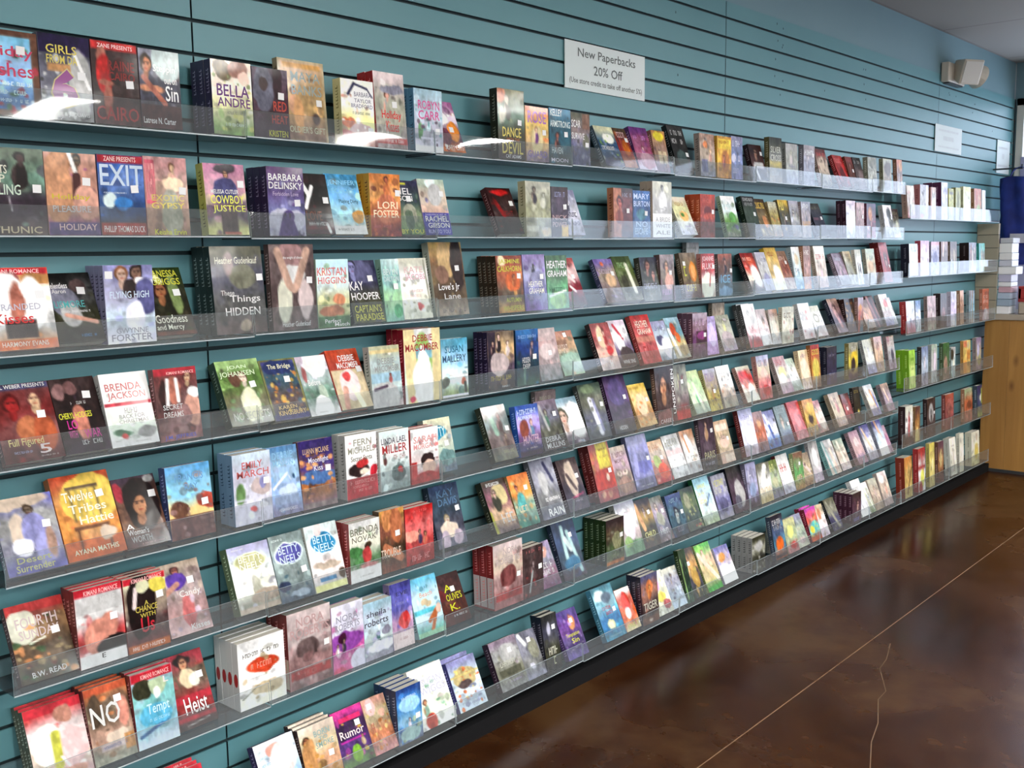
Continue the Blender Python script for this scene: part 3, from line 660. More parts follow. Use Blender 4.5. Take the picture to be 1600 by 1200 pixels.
2|2.468|0.107|0.171|0.0220|1|0.291|-0.108|1.4991|121|black paperback with silver lettering beside green scene, second row, fourth bay from counter|222,343,222;w 10 4 90 12 bbb;w 16 16 84 24 999;e 50 50 30 30 343;s 76 44
2|2.578|0.103|0.167|0.0200|1|0.359|-0.108|1.4991|-|dark gold paperback with yellow title, second row, fourth bay from counter|432,653,875;w 10 10 90 26 db5;m 10 cb8;e 60 60 20 16 c85
2|2.683|0.076|0.153|0.0220|1|0.276|-0.108|1.4991|-|pale tan group paperback, second row, fourth bay from counter|bba,a95,987;w 10 6 90 16 eec;m 10 543;m 6 d84;w 10 70 90 80 bbb
2|2.763|0.088|0.163|0.0190|1|0.227|-0.108|1.4991|-|yellow and black paperback, second row, fourth bay from counter|ca4,443,433;w 8 6 92 28 ed6;s 60 50;p 50 44 24 cba 211 322
2|2.854|0.088|0.160|0.0240|1|0.191|-0.108|1.4991|-|silver grey paperback with two faces, second row, fourth bay from counter|aab,888,765;F 36 36 22 ccb 322;p 70 34 20 bba 433 776;w 10 8 90 18 ccc
2|2.944|0.087|0.158|0.0230|1|0.089|-0.108|1.4991|-|light grey paperback with orange lettering, second row, fourth bay from counter|99a,988,876;w 10 6 90 18 ddd;t 10 54 94 70 c94 NAVY;p 50 30 22 cba 333 556
2|3.109|0.107|0.161|0.0250|1|0.396|-0.108|1.4991|-|charcoal paperback leaning with gap after it, second row, third bay from counter|444,334,223;w 12 10 88 18 776;w 10 44 80 52 967;s 80 46
2|3.406|0.107|0.176|0.0240|2|0.055|-0.108|1.4991|312|white paperback with standing figure, second row, third bay from counter|cbc,dde,ccd;p 48 16 22 bbb 667 eee;e 50 60 28 30 eef;w 16 8 84 12 889
2|3.516|0.088|0.170|0.0200|1|0.026|-0.108|1.4991|-|dusty pink couple paperback, second row, third bay from counter|b99,977,a98;p 40 26 26 cba 544 866;s 80 40
2|3.645|0.107|0.169|0.0240|1|0.043|-0.108|1.4991|-|plum and orange paperback, second row, third bay from counter|435,645,a24;e 40 30 22 20 b74;p 60 44 24 c98 311 624;m 6 db8
2|3.897|0.107|0.167|0.0250|1|0.183|-0.108|1.4991|-|white paperback with dark bird shape, second row, second bay from counter|edd,dde,998;e 60 24 24 16 332;e 76 52 24 20 443;s 84 40;m 8 ddc
2|4.007|0.085|0.150|0.0230|1|0.179|-0.108|1.4991|-|small dark paperback at row end, second row, second bay from counter|433,554,cba;w 10 10 84 20 bb9;e 60 60 20 20 aa8
3|-0.535|0.124|0.165|0.0200|1|0.207|-0.108|1.2705|955|red topped paperback with man in open white shirt, third row, ninth bay from counter|c73,eee,ddd,c85;r 0 0 100 9 b23;t 4 2 86 7 fcc KIMANI ROMANCE;e 78 14 24 8 a74;e 38 12 14 8 955;e 30 40 30 34 eee;e 68 44 22 32 eee;e 42 42 12 26 a65;r 20 64 70 86 433;t 0 44 80 52 bbc STRANDED;t 4 56 66 68 c33 Kisses;r 0 88 100 100 c63;t 10 90 84 96 fed HARMONY EVANS;s 82 34
3|-0.408|0.098|0.156|0.0230|1|0.420|-0.108|1.2705|-|black and grey relentless paperback, third row, ninth bay from counter|111,444,332,222;e 30 40 34 20 778;e 70 20 18 10 544;e 40 60 22 18 aaa;L 30 60 90 72 5 c98;t 4 14 46 22 eee Relentless;t 10 23 40 29 ddd Aaron;t 8 40 74 50 5aa LISMORE;w 20 54 84 57 ddd;w 50 88 84 92 47a;s 72 26
3|-0.306|0.112|0.166|0.0180|4|0.026|-0.108|1.2705|88a|pale flying high paperback with kissing couple, third row, ninth bay from counter|88b,aac,bcd,dde;F 36 12 22 ca9 853;F 66 10 22 865 211;e 52 30 14 12 322;L 70 20 94 24 8 eee;e 84 40 22 24 558;e 60 66 20 20 dde;t 10 33 90 42 cde FLYING HIGH;t 18 80 84 87 99a GWYNNE;t 8 88 92 97 99a FORSTER;s 8 12
3|-0.191|0.099|0.163|0.0250|1|0.420|-0.108|1.2705|-|black goodness and mercy paperback, third row, ninth bay from counter|231,221,321;F 36 34 26 964 311;e 70 40 14 30 785;L 24 8 40 20 8 dda;t 16 4 90 14 cc4 VANESSA;t 20 16 92 26 cc4 GRIGGS;t 6 70 84 82 eed Goodness;t 4 84 72 94 eed and Mercy;r 0 94 100 100 632;s 76 38
3|-0.041|0.140|0.204|0.0240|3|0.092|-0.108|1.2705|233|dark things hidden paperback stack, third row, ninth bay from counter|554,556,555,655;e 34 20 8 14 988;e 60 36 26 14 776;e 55 90 12 6 a98;t 8 12 90 20 ddc Heather Gudenkauf;t 14 50 40 56 ccc These;t 30 56 90 66 ddd Things;t 20 70 88 79 ddd HIDDEN;s 92 36
3|0.116|0.133|0.209|0.0190|1|0.048|-0.108|1.2705|-|grey paperback with hands behind pink dress, third row, eighth bay from counter|655,544,655;e 48 20 30 26 977;e 54 36 26 12 ccc;e 30 66 16 26 ccb;e 76 66 16 24 cbb;L 18 8 40 46 8 b98;L 84 8 58 48 8 b98;e 50 50 14 6 b98;t 30 14 74 18 ddd the weight of silence;t 20 90 84 96 ddd Heather Gudenkauf;s 86 42
3|0.252|0.102|0.171|0.0190|1|0.026|-0.108|1.2705|-|light green picnic couple paperback, third row, eighth bay from counter|bde,cdd,cc9,685;t 2 12 92 24 d77 KRISTAN;t 4 26 92 36 d77 HIGGINS;e 66 60 18 9 c86;e 44 76 36 8 b75;r 0 84 100 100 575;t 20 88 70 94 eee Perfect;t 50 94 96 99 eee Match
3|0.370|0.107|0.168|0.0200|1|0.268|-0.108|1.2705|-|dark captain's paradise paperback, third row, eighth bay from counter|446,335,443,553;F 24 12 24 88b 223;e 60 20 30 18 557;t 6 34 50 48 eee KAY;t 6 52 96 64 eee HOOPER;t 8 72 94 84 cc5 CAPTAIN'S;t 8 86 96 97 cc5 PARADISE;s 76 30
3|0.480|0.062|0.168|0.0210|1|0.123|-0.108|1.2705|-|seafoam green paperback, third row, eighth bay from counter|9bb,8bb,ada,8ba;t 10 16 90 26 cdd BEVYN;t 10 28 92 36 cdd DALTON;e 74 84 24 10 5a7;s 70 44
3|0.546|0.107|0.168|0.0280|1|0.166|-0.108|1.2705|dde|cream white paperback with pink rose, third row, eighth bay from counter|ccb,eee,eed,ddc;t 20 14 84 24 dbb KATE;t 20 26 90 38 dab JACOBS;w 30 52 80 56 dbb;w 30 60 70 64 dbb;e 62 78 9 7 c55;m 10 aa9;L 90 4 98 90 3 998
3|0.704|0.133|0.213|0.0260|1|0.160|-0.073|1.2705|ccb|tall brown loves journey paperback, third row, seventh bay from counter|ca6,753,543,a98;e 46 24 26 24 ca7;e 80 26 20 40 322;e 30 44 20 14 865;t 16 56 80 68 eee Love's Jr;t 30 70 80 78 ccc Lane;w 20 90 94 96 766;s 78 36
3|0.932|0.118|0.172|0.0180|4|0.089|-0.108|1.2705|321|brown and orange autumn whispers stack, third row, seventh bay from counter|843,b64,654,b84;e 20 8 16 10 eca;e 60 46 30 18 c63;p 66 36 18 c85 311 a52;t 10 6 92 16 cc4 JASMINE;t 4 18 96 28 cc4 CALKHORN;t 30 74 88 82 cc4 AUTUMN;t 16 88 96 97 cc4 WHISPERS;s 84 36
3|1.055|0.107|0.174|0.0230|1|0.093|-0.108|1.2705|-|lavender paperback with distant rider, third row, seventh bay from counter|87a,aac,77a,649;p 46 20 18 443 222 334;e 60 40 30 10 88a;t 20 48 84 58 eed HEATHER;t 20 60 88 70 eed GRAHAM;w 20 74 80 80 98b;s 80 40
3|1.165|0.105|0.170|0.0240|1|0.078|-0.108|1.2705|-|green paperback with bold white letters, third row, seventh bay from counter|464,575,6a7,6a7;t 4 10 96 24 eee HEATHER;t 4 28 96 40 eee GRAHAM;w 10 60 90 68 253;e 50 84 40 16 8b6;L 10 76 90 66 3 eee
3|1.273|0.096|0.168|0.0190|1|0.414|-0.108|1.2705|-|pink and crimson paperback tilted, third row, sixth bay from counter|a55,dbb,823,544;L 20 10 60 30 6 ecc;L 30 30 70 50 6 ecc;L 40 60 60 70 5 fdd;m 8 633;s 70 40
3|1.482|0.107|0.162|0.0190|1|0.420|-0.108|1.2705|446|mauve paperback with tiny orange mark, third row, sixth bay from counter|76a,987,877,766;e 40 12 9 4 c64;e 60 50 26 16 ca8;w 14 24 84 34 bab;s 80 34
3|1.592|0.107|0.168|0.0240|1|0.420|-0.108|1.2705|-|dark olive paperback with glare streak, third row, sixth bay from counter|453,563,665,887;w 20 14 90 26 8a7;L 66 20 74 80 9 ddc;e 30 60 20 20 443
3|1.707|0.107|0.157|0.0240|1|0.176|-0.108|1.2705|-|dark paperback with close couple, third row, sixth bay from counter|334,332,776;F 40 20 26 a76 211;F 70 40 20 b87 322;w 10 60 90 72 99a
3|1.817|0.092|0.166|0.0250|1|0.078|-0.108|1.2705|-|brown paperback with second embracing couple, third row, sixth bay from counter|877,765,645;F 44 26 26 c97 432;e 60 60 30 20 c98;w 10 76 90 88 b8b;s 70 40
3|1.984|0.112|0.172|0.0200|1|0.216|-0.108|1.2705|-|brown paperback with orange oval, third row, fifth bay from counter|876,764,644;e 70 42 24 22 d83;e 70 42 17 15 ea6;w 14 30 40 52 cc4;w 14 70 80 86 cb4;s 20 24;s2 0 0
3|2.108|0.090|0.211|0.0180|1|0.026|-0.034|1.2705|-|pale grey book rising behind the orange oval one, third row, fifth bay from counter|999,aaa,999;w 20 8 80 12 666
3|2.099|0.096|0.167|0.0200|1|0.061|-0.108|1.2705|-|red and white paperback with slanting stroke, third row, fifth bay from counter|a33,b33,ddd,cba;t 8 6 92 20 ecc JOANNE;t 8 22 92 36 ecc FLUKE;e 50 74 46 30 ddc;L 70 40 60 74 4 a33;s 88 30
3|2.226|0.107|0.165|0.0200|1|0.064|-0.108|1.2705|-|blue brown paperback with man in coat, third row, fifth bay from counter|954,643,567,689;p 50 18 26 b87 211 212;t 16 50 84 70 7ac ICE;s 90 40;e 50 90 50 12 79b
3|2.502|0.107|0.172|0.0240|1|0.420|-0.108|1.2705|211|black and red striped paperback, third row, fourth bay from counter|822,c43,fed,433;e 60 20 30 10 c53;e 70 60 30 30 eee;w 10 12 90 20 fcb
3|2.612|0.088|0.172|0.0240|1|0.361|-0.108|1.2705|-|pale grey lavender paperback, third row, fourth bay from counter|bbc,ccc,aab;w 16 16 86 26 99a;e 50 70 30 16 99b
3|2.703|0.101|0.192|0.0210|1|0.352|-0.108|1.2705|ca3|yellow paperback with white panel, third row, fourth bay from counter|ca5,db7,eec;w 14 10 86 20 a52;e 60 64 34 24 eee
3|2.807|0.088|0.176|0.0220|1|0.373|-0.108|1.2705|-|brown and red small paperback, third row, fourth bay from counter|865,954,cba;m 12 633;s 70 30;w 14 14 86 24 dba
3|2.898|0.075|0.189|0.0230|1|0.189|-0.108|1.2705|-|white paperback with blue base, third row, fourth bay from counter|ddd,cdd,48a;e 50 30 24 14 cb9;w 20 50 80 60 667
3|2.976|0.068|0.192|0.0230|1|0.078|-0.108|1.2705|-|red brown food cover paperback, third row, fourth bay from counter|865,a76,c84;m 10 722;w 10 10 90 20 dcb
3|3.120|0.107|0.192|0.0220|1|0.189|-0.108|1.2705|-|ivory paperback with pink title, third row, third bay from counter|ddc,dcb,b98;w 10 20 90 32 c77;p 50 50 24 cba 533 dbc
3|3.368|0.107|0.162|0.0220|1|0.385|-0.108|1.2705|-|dusty purple paperback, third row, third bay from counter|767,978,888;w 14 14 86 24 aab;p 50 44 22 cba 333 545
3|3.478|0.084|0.169|0.0190|1|0.323|-0.108|1.2705|-|tan group portrait paperback, third row, third bay from counter|cb9,998,aa9;m 10 544;w 14 8 86 16 766
3|3.565|0.065|0.173|0.0190|1|0.170|-0.108|1.2705|-|white paperback with dark silhouettes, third row, third bay from counter|bba,ddd,ccc;p 40 40 20 544 222 333;p 66 44 20 544 222 334
3|3.686|0.107|0.176|0.0190|1|0.146|-0.108|1.2705|-|pale sage paperback, third row, second bay from counter|bcb,cb9,aab;e 50 50 30 14 ca8;w 14 20 86 32 9aa
3|3.898|0.107|0.209|0.0220|2|0.230|-0.108|1.2705|722|crimson paperback with oval portrait, third row, second bay from counter|a33,922,a44;e 56 44 26 20 622;F 56 44 16 dba 422;s 86 60
4|-0.533|0.120|0.165|0.0190|1|0.404|-0.108|1.0419|-|dark red full figured paperback, fourth row, ninth bay from counter|633,722,744,522;r 0 0 100 8 446;t 2 1 94 6 ddd CARL WEBER PRESENTS;F 30 26 26 922 511;F 70 22 24 ca8 633;e 50 60 18 16 a64;e 76 66 20 24 a53;t 12 70 70 82 dc8 Full Figured;t 60 80 80 92 edd 5;w 14 86 50 89 99b;w 60 94 90 96 baa;s 76 42
4|-0.410|0.097|0.165|0.0210|1|0.420|-0.108|1.0419|-|black paperback with pink love war title, fourth row, ninth bay from counter|322,211,323;e 40 14 16 10 755;e 16 16 12 12 866;e 50 60 16 24 b76;t 4 46 76 54 dd4 CHERYL HODGES;t 18 56 40 68 c39 LO;t 16 70 34 80 c39 WITH;t 50 70 86 82 c39 WAR;w 36 32 70 36 bbb;w 40 84 84 90 bbb;s 74 24
4|-0.310|0.110|0.162|0.0240|1|0.298|-0.108|1.0419|ccc|white christmas paperback with red stripe, fourth row, ninth bay from counter|eee,eee,ded,ddd;t 8 14 84 24 c77 BRENDA;t 10 26 90 38 c77 JACKSON;r 0 40 100 45 b34;w 30 48 70 56 999;t 26 57 80 63 999 BACK FOR;t 24 64 86 69 aaa CHRISTMAS;e 26 82 20 5 475;e 30 86 8 4 b33;e 76 82 20 8 999;L 10 92 80 84 1 aaa;w 50 94 84 96 bbb
4|-0.197|0.105|0.163|0.0210|1|0.124|-0.108|1.0419|-|red topped paperback with groom and bride, fourth row, ninth bay from counter|733,644,855;r 0 0 100 10 a23;t 30 5 94 9 fbb KIMANI ROMANCE;e 44 30 16 20 a65;e 20 36 12 22 311;L 30 16 26 50 4 eee;L 50 16 52 46 4 eee;F 76 14 16 ca8 522;e 84 60 20 22 c98;e 62 66 20 14 866;t 14 50 60 57 ccc SECRET;t 14 60 60 68 ccc DREAMS;t 10 92 84 99 55b J.M. JEFFRIES;e 88 36 14 8 ddd
4|-0.012|0.118|0.164|0.0300|1|0.420|-0.108|1.0419|343|green paperback with curly haired woman, fourth row, ninth bay from counter|9b7,573,664,553;m 20 685;F 54 28 18 dcb 532;e 58 70 22 26 ddb;e 34 30 12 12 643;t 24 8 70 15 dec JOAN;t 4 17 86 27 dec JOHANSEN;t 10 80 94 92 ccb NO SECRETS;s 74 40
4|0.110|0.107|0.159|0.0220|1|0.420|-0.108|1.0419|-|navy bridge paperback with townhouses, fourth row, eighth bay from counter|448,356,544,336;B 3 774;e 50 14 46 12 236;t 20 8 84 18 eec The Bridge;m 22 ca5;m 16 754;m 8 d83;r 0 90 100 100 447;t 20 76 70 82 ec8 KAREN;t 16 84 92 92 ec8 KINGSBURY;s 64 34
4|0.220|0.095|0.160|0.0190|1|0.420|-0.108|1.0419|-|grey white wedding train paperback, fourth row, eighth bay from counter|cbc,abb,687,ddd;e 60 10 40 26 ddd;e 16 30 8 14 a66;t 20 40 60 50 eee Before;e 60 66 12 20 aba;e 50 90 30 22 eee;w 30 94 60 96 bbb
4|0.319|0.105|0.165|0.0280|1|0.420|-0.108|1.0419|b43|red banner paperback with couple legs, fourth row, eighth bay from counter|b42,b43,ca9,dcb;t 34 10 84 20 eee DEBBIE;t 24 22 92 32 eee MACOMBER;r 0 34 100 100 cb9;e 50 60 30 26 dcc;e 44 46 12 8 c44;L 30 66 20 96 8 c98;L 56 66 70 96 8 eec;s 88 36
4|0.426|0.106|0.165|0.0240|1|0.097|-0.108|1.0419|-|beach boardwalk paperback with couple, fourth row, eighth bay from counter|bb9,abb,bcc,cbb;r 0 6 100 12 cb8;t 24 20 80 30 999 DEBBIE;t 14 32 96 42 999 MACOMBER;r 0 44 100 60 9bc;p 64 48 12 a65 422 b66;e 40 86 50 26 bbb;L 10 70 50 66 4 545;w 20 80 80 86 ccc
4|0.542|0.140|0.204|0.0220|3|0.026|-0.108|1.0419|812|tall bride and curtains paperback with red spines, fourth row, eighth bay from counter|ccc,dde,cdc,ddd;e 50 46 26 40 9b6;e 50 34 34 8 7ab;L 12 0 24 100 16 dc9;L 90 0 90 100 14 dc9;e 50 74 28 34 ddd;F 50 26 8 ddd eed;e 50 44 14 16 eee;e 20 96 8 5 c35;t 24 8 78 17 a33 DEBBIE;t 4 20 94 30 a33 MACOMBER
4|0.685|0.105|0.168|0.0240|1|0.026|-0.108|1.0419|-|blue and green seaside paperback, fourth row, seventh bay from counter|5ac,9ce,eff,9a7;t 14 12 84 24 268 SUSAN;t 4 28 94 40 357 MALLERY;r 0 62 100 64 ccc;e 14 74 16 10 665;e 84 76 9 6 c64;L 88 78 90 92 5 443;r 0 96 100 100 dde
4|0.879|0.120|0.175|0.0180|3|0.026|-0.108|1.0419|213|dark paperback with three posing people, fourth row, seventh bay from counter|654,ca7,545,433;r 0 0 30 60 323;p 42 8 22 dba 211 211;p 20 20 18 b98 211 312;p 76 20 20 dcb 533 cbb;e 44 56 34 20 baa;w 10 76 90 84 a94;w 50 94 80 97 ccc
4|1.010|0.107|0.173|0.0250|1|0.038|-0.108|1.0419|-|deep blue paperback with woman, fourth row, seventh bay from counter|26a,137,134,354;p 70 26 24 a88 211 334;w 10 10 90 16 8ad;t 26 50 60 60 ccc HIDDEN;t 28 62 60 70 ccc DEEP;L 36 70 34 96 5 687;s 80 50
4|1.129|0.107|0.168|0.0190|1|0.233|-0.108|1.0419|-|dusty grey pink clouded paperback, fourth row, seventh bay from counter|baa,b99,988,888;e 50 44 40 14 cbb;s 60 48;w 20 14 80 24 cbb
4|1.247|0.107|0.154|0.0240|1|0.420|-0.108|1.0419|-|brown topped sea green paperback, fourth row, sixth bay from counter|a76,b97,798,797;r 10 20 60 40 865;t 10 30 60 50 dcb SAY SHUT;e 60 70 60 20 8a9;s 62 10
4|1.456|0.107|0.169|0.0200|1|0.373|-0.108|1.0419|322|red and cream paperback with woman, fourth row, sixth bay from counter|844,b55,dba,dcc;e 40 30 20 24 eca;p 60 20 24 dba 622 a33;e 70 60 20 10 b33;s 30 34;w 50 80 84 94 eee
4|1.566|0.103|0.173|0.0230|1|0.420|-0.108|1.0419|-|white torn paper paperback with crimson edges, fourth row, sixth bay from counter|dcd,eee,768,433;L 30 10 60 40 6 b34;e 40 50 20 20 eee;e 60 80 40 24 433;t 20 86 90 94 ddd WINE SINS;s 66 34
4|1.705|0.115|0.184|0.0200|1|0.381|-0.108|1.0419|-|bright red paperback with tall pale lettering, fourth row, sixth bay from counter|b33,c55,b55,b44;t 16 12 84 26 edc HEATHER;t 18 28 90 40 edc GRAHAM;r 0 44 100 56 b76;w 20 64 80 90 a33
4|1.823|0.098|0.154|0.0230|1|0.420|-0.108|1.0419|-|white and blue paperback with sailing shape, fourth row, sixth bay from counter|99b,bcd,eee,9ab;e 40 50 26 14 557;e 60 70 26 26 dde;w 20 12 84 24 77a
4|1.925|0.099|0.163|0.0210|1|0.420|-0.108|1.0419|-|teal paperback with orange fish shape, fourth row, fifth bay from counter|9bc,7ab,cb8,bba;e 40 30 20 16 c53;e 56 50 16 12 c63;L 10 30 30 90 9 eee;e 70 80 30 14 a97
4|2.034|0.107|0.170|0.0220|3|0.026|-0.108|1.0419|534|purple dusk paperback stack, fourth row, fifth bay from counter|a9a,867,636,545;r 24 40 96 70 423;e 60 50 30 8 837;w 20 16 90 28 cac;s 82 50
4|2.144|0.088|0.150|0.0210|1|0.173|-0.108|1.0419|-|pale lavender paperback, fourth row, fifth bay from counter|a9c,b9d,b9c;w 14 16 84 26 ddf;e 60 50 30 30 cbe
4|2.307|0.095|0.195|0.0180|1|0.026|-0.034|1.0419|-|brownish grey book top rising behind purple paperback, fourth row, fifth bay from counter|987,a98,a98
4|2.275|0.107|0.150|0.0230|1|0.360|-0.108|1.0419|-|grey green paperback with white robed figure, fourth row, fifth bay from counter|998,aa9,a9a;p 50 20 26 bb9 665 dd9;e 50 70 40 24 a99;w 14 86 80 92 bbb
4|2.488|0.107|0.185|0.0200|2|0.284|-0.108|1.0419|444|white and red edged paperback, fourth row, fourth bay from counter|eee,ddd,ecc,b45;p 40 20 24 ccc 444 eee;w 20 50 80 62 a77;e 60 90 40 12 a22
4|2.598|0.085|0.157|0.0230|1|0.286|-0.108|1.0419|-|cream paperback with dark haired face, fourth row, fourth bay from counter|baa,dcc,ccc;F 56 34 20 dcb 543;e 40 80 30 20 eee
4|2.686|0.078|0.152|0.0210|1|0.197|-0.108|1.0419|-|brown topped pale paperback, fourth row, fourth bay from counter|a87,ccb,bbb;e 60 60 30 20 dcb;w 10 10 90 20 766
4|2.769|0.107|0.159|0.0190|1|0.026|-0.108|1.0419|-|ivory paperback with wine accents, fourth row, fourth bay from counter|bba,ddc,ccb;m 8 a66;w 14 16 84 30 876
4|2.991|0.107|0.164|0.0230|1|0.273|-0.108|1.0419|-|bright white paperback standing higher, fourth row, fourth bay from counter|ddd,eee,dcc;w 20 30 80 40 bbb;m 6 c77
4|3.128|0.107|0.150|0.0190|1|0.420|-0.108|1.0419|-|cream paperback with grey ring emblem, fourth row, third bay from counter|ccb,ddd,dcc;e 44 40 24 16 998;e 44 40 16 10 ddd
4|3.351|0.107|0.175|0.0220|1|0.420|-0.108|1.0419|223|mauve paperback with swirling stripe, fourth row, third bay from counter|a87,977,545,878;L 30 20 60 80 12 b88;F 46 24 18 dba 433;m 6 312
4|3.461|0.105|0.164|0.0220|2|0.183|-0.108|1.0419|211|black gold patterned paperback pair, fourth row, third bay from counter|322,432,311;m 18 b83;w 16 10 84 18 a72
4|3.569|0.061|0.168|0.0210|1|0.026|-0.108|1.0419|-|blue and red spine paperback, fourth row, third bay from counter|a9a,a65,467;e 40 30 30 10 c83;L 40 40 20 100 10 b54
4|3.692|0.107|0.150|0.0250|1|0.420|-0.108|1.0419|-|peach figure paperback leaning, fourth row, second bay from counter|643,c97,a98;p 40 40 24 dba 532 c87
4|3.802|0.089|0.172|0.0190|1|0.420|-0.108|1.0419|-|chestnut brown paperback with dark stripes, fourth row, second bay from counter|532,743,422;L 20 0 50 100 9 966;L 50 0 80 100 6 211
4|3.938|0.107|0.170|0.0230|1|0.325|-0.108|1.0419|-|white peach blossom paperback, fourth row, second bay from counter|edd,ccb,baa,99b;e 60 30 24 14 c77;w 14 60 80 70 ddd
4|4.042|0.050|0.150|0.0220|1|0.381|-0.108|1.0419|-|pearl paperback at end of fourth shelf, fourth row, second bay from counter|cbb,ddd,aaa;e 50 40 26 26 eee;w 20 70 80 80 88a
5|-0.543|0.120|0.160|0.0200|1|0.407|-0.108|0.8133|-|lavender paperback with embracing couple, fifth row, ninth bay from counter|66a,999,889,66a;e 30 6 60 10 ba9;F 54 20 14 876 432;e 30 44 14 22 cba;e 60 44 24 20 88b;e 34 66 18 12 dde;e 74 70 20 20 99c;e 84 64 8 22 a87;t 18 78 76 86 cc8 Desert;t 14 88 80 97 cc8 Surrender;s 80 40
5|-0.420|0.129|0.185|0.0240|1|0.420|-0.108|0.8133|-|orange paperback with wooden chair, fifth row, ninth bay from counter|c53,c84,c84,c63;e 60 30 50 30 db5;r 0 78 100 100 c63;r 22 14 78 18 654;r 26 18 30 56 764;r 70 18 74 56 764;r 38 18 41 52 a95;r 48 18 51 52 a95;r 58 18 61 52 a95;r 22 62 82 66 643;r 26 66 30 92 643;r 76 66 80 90 643;t 14 20 66 32 eed Twelve;t 20 36 84 46 eed Tribes;t 34 50 92 60 eed Hattie;e 76 74 14 9 cba;t 12 88 88 94 eec AYANA MATHIS;s 78 27
5|-0.288|0.102|0.159|0.0200|1|0.420|-0.108|0.8133|-|womans worth paperback with close portrait, fifth row, ninth bay from counter|434,643,754,533;e 56 40 40 40 211;F 50 40 34 a75 211;e 10 20 12 14 a34;t 6 66 26 74 eee A;t 8 74 56 82 eee Woman's;t 12 84 60 93 bbb WORTH;w 34 95 92 97 daa;s 84 28;e 84 6 10 6 999
5|-0.183|0.112|0.167|0.0260|1|0.113|-0.108|0.8133|347|blue sky sunset kiss paperback, fifth row, ninth bay from counter|59c,8ce,ec8,854;t 20 12 84 22 69c FRANCIS;t 40 26 70 34 69c RAY;e 90 52 24 12 a43;e 24 60 18 12 643;F 24 54 8 865 422;r 0 70 100 100 644;m 18 866;s 82 54
5|-0.016|0.107|0.172|0.0300|2|0.026|-0.108|0.8133|79b|snowy winter pine paperback pair, fifth row, ninth bay from counter|bcd,bbc,ccd,ccd;t 24 12 78 22 c66 EMILY;t 10 24 94 34 c66 MARCH;e 16 56 12 14 685;e 70 50 26 12 baa;e 76 44 10 8 88b;r 0 64 100 66 ccd;e 52 80 9 4 c55;s 86 42
5|0.094|0.088|0.170|0.0190|1|0.137|-0.108|0.8133|-|sky blue snow cabin paperback, fifth row, eighth bay from counter|58b,9bd,9be,88a;t 16 8 84 18 8bd DEBBIE;t 16 20 84 28 8bd MASON;L 10 60 60 40 3 dde;L 60 40 70 50 2 bcd;e 56 66 30 10 bce;e 80 46 4 4 246;r 10 72 90 84 9ac;w 20 90 84 94 dde
5|0.185|0.107|0.173|0.0190|1|0.106|-0.108|0.8133|-|deep purple moonlight paperback, fifth row, eighth bay from counter|326,437,a63,867;t 12 12 88 20 ca8 LUANN MCLANE;t 26 26 84 36 dde Moonlight;t 40 38 66 46 dde Kiss;e 50 56 60 10 469;m 20 d95;m 14 643;r 0 92 100 100 877;s 80 44
5|0.326|0.107|0.170|0.0260|2|0.026|-0.108|0.8133|bbb|white red paperback with dog in santa hat, fifth row, eighth bay from counter|eee,eee,eee,b23;t 26 8 84 18 998 FERN;t 8 20 94 30 998 MICHAELS;t 16 34 84 42 665 Secret Santa;e 40 56 32 11 322;e 52 46 20 7 b33;e 58 60 14 5 dcb;r 0 68 100 100 b23;e 88 62 14 10 b23;w 12 72 90 78 e88;w 20 80 80 84 e88;w 22 86 80 90 e88
5|0.444|0.107|0.164|0.0240|2|0.026|-0.108|0.8133|ddd|cream wreath paperback with cowboy, fifth row, eighth bay from counter|cdd,ddd,bcc,899;t 6 12 92 22 445 LINDA LAEL;t 8 24 92 38 a33 MILLER;w 46 42 90 50 a88;p 16 40 14 865 322 533;e 60 74 26 14 566;e 68 70 9 6 b44;m 8 788
5|0.558|0.107|0.154|0.0220|2|0.026|-0.108|0.8133|b33|pink lettered paperback with lovers, fifth row, eighth bay from counter|eee,ddd,dcc,b33;t 10 14 94 26 d99 SARAH;t 10 28 90 38 d99 MORGAN;e 60 60 24 14 322;e 66 74 24 14 dba;r 0 60 20 100 b33;e 50 94 50 12 a33;s 88 52
5|0.669|0.107|0.159|0.0240|1|0.214|-0.073|0.8133|-|tall pale paperback with teal badge, fifth row, seventh bay from counter|ddb,ccb,bcb,678;e 46 26 36 12 28a;t 20 16 76 34 dff BETTY;w 20 50 60 54 675;e 70 74 30 16 688;s 74 48
5|0.905|0.107|0.173|0.0240|1|0.372|-0.108|0.8133|332|grey green paperback with fighting figures, fifth row, seventh bay from counter|988,788,766,776;p 60 20 26 977 433 544;p 70 56 22 876 322 544;L 30 20 40 50 9 8a9;s 84 44;w 40 82 90 88 aa8
5|1.024|0.107|0.160|0.0240|1|0.162|-0.108|0.8133|25a|bright blue paperback with red haired figures, fifth row, seventh bay from counter|35a,baf,647,336;w 6 8 90 18 cdf;t 6 20 70 28 def ALWAYS;e 30 46 20 18 843;p 64 34 24 dba 633 579;t 20 60 90 76 cab HUNTER;w 30 84 80 87 baa;r 0 90 100 100 313
5|1.144|0.107|0.163|0.0190|1|0.316|-0.108|0.8133|-|dark mauve fairy paperback, fifth row, seventh bay from counter|767,667,554,433;p 40 24 26 998 433 465;L 20 10 40 60 5 aaa;t 14 74 84 84 ccc DEBRA;t 14 86 96 97 ccc MULLINS;s 80 30
5|1.270|0.107|0.160|0.0190|1|0.420|-0.108|0.8133|-|white paperback with half a man's face, fifth row, sixth bay from counter|79a,eee,edd,545;e 70 50 40 40 eee;F 10 40 40 ca9 443;w 20 84 94 92 aaa
5|1.188|0.105|0.186|0.0180|1|0.026|-0.034|0.8133|-|tall grey book top rising behind the blue paperback, fifth row, seventh bay from counter|766,877,877;w 20 10 80 16 998
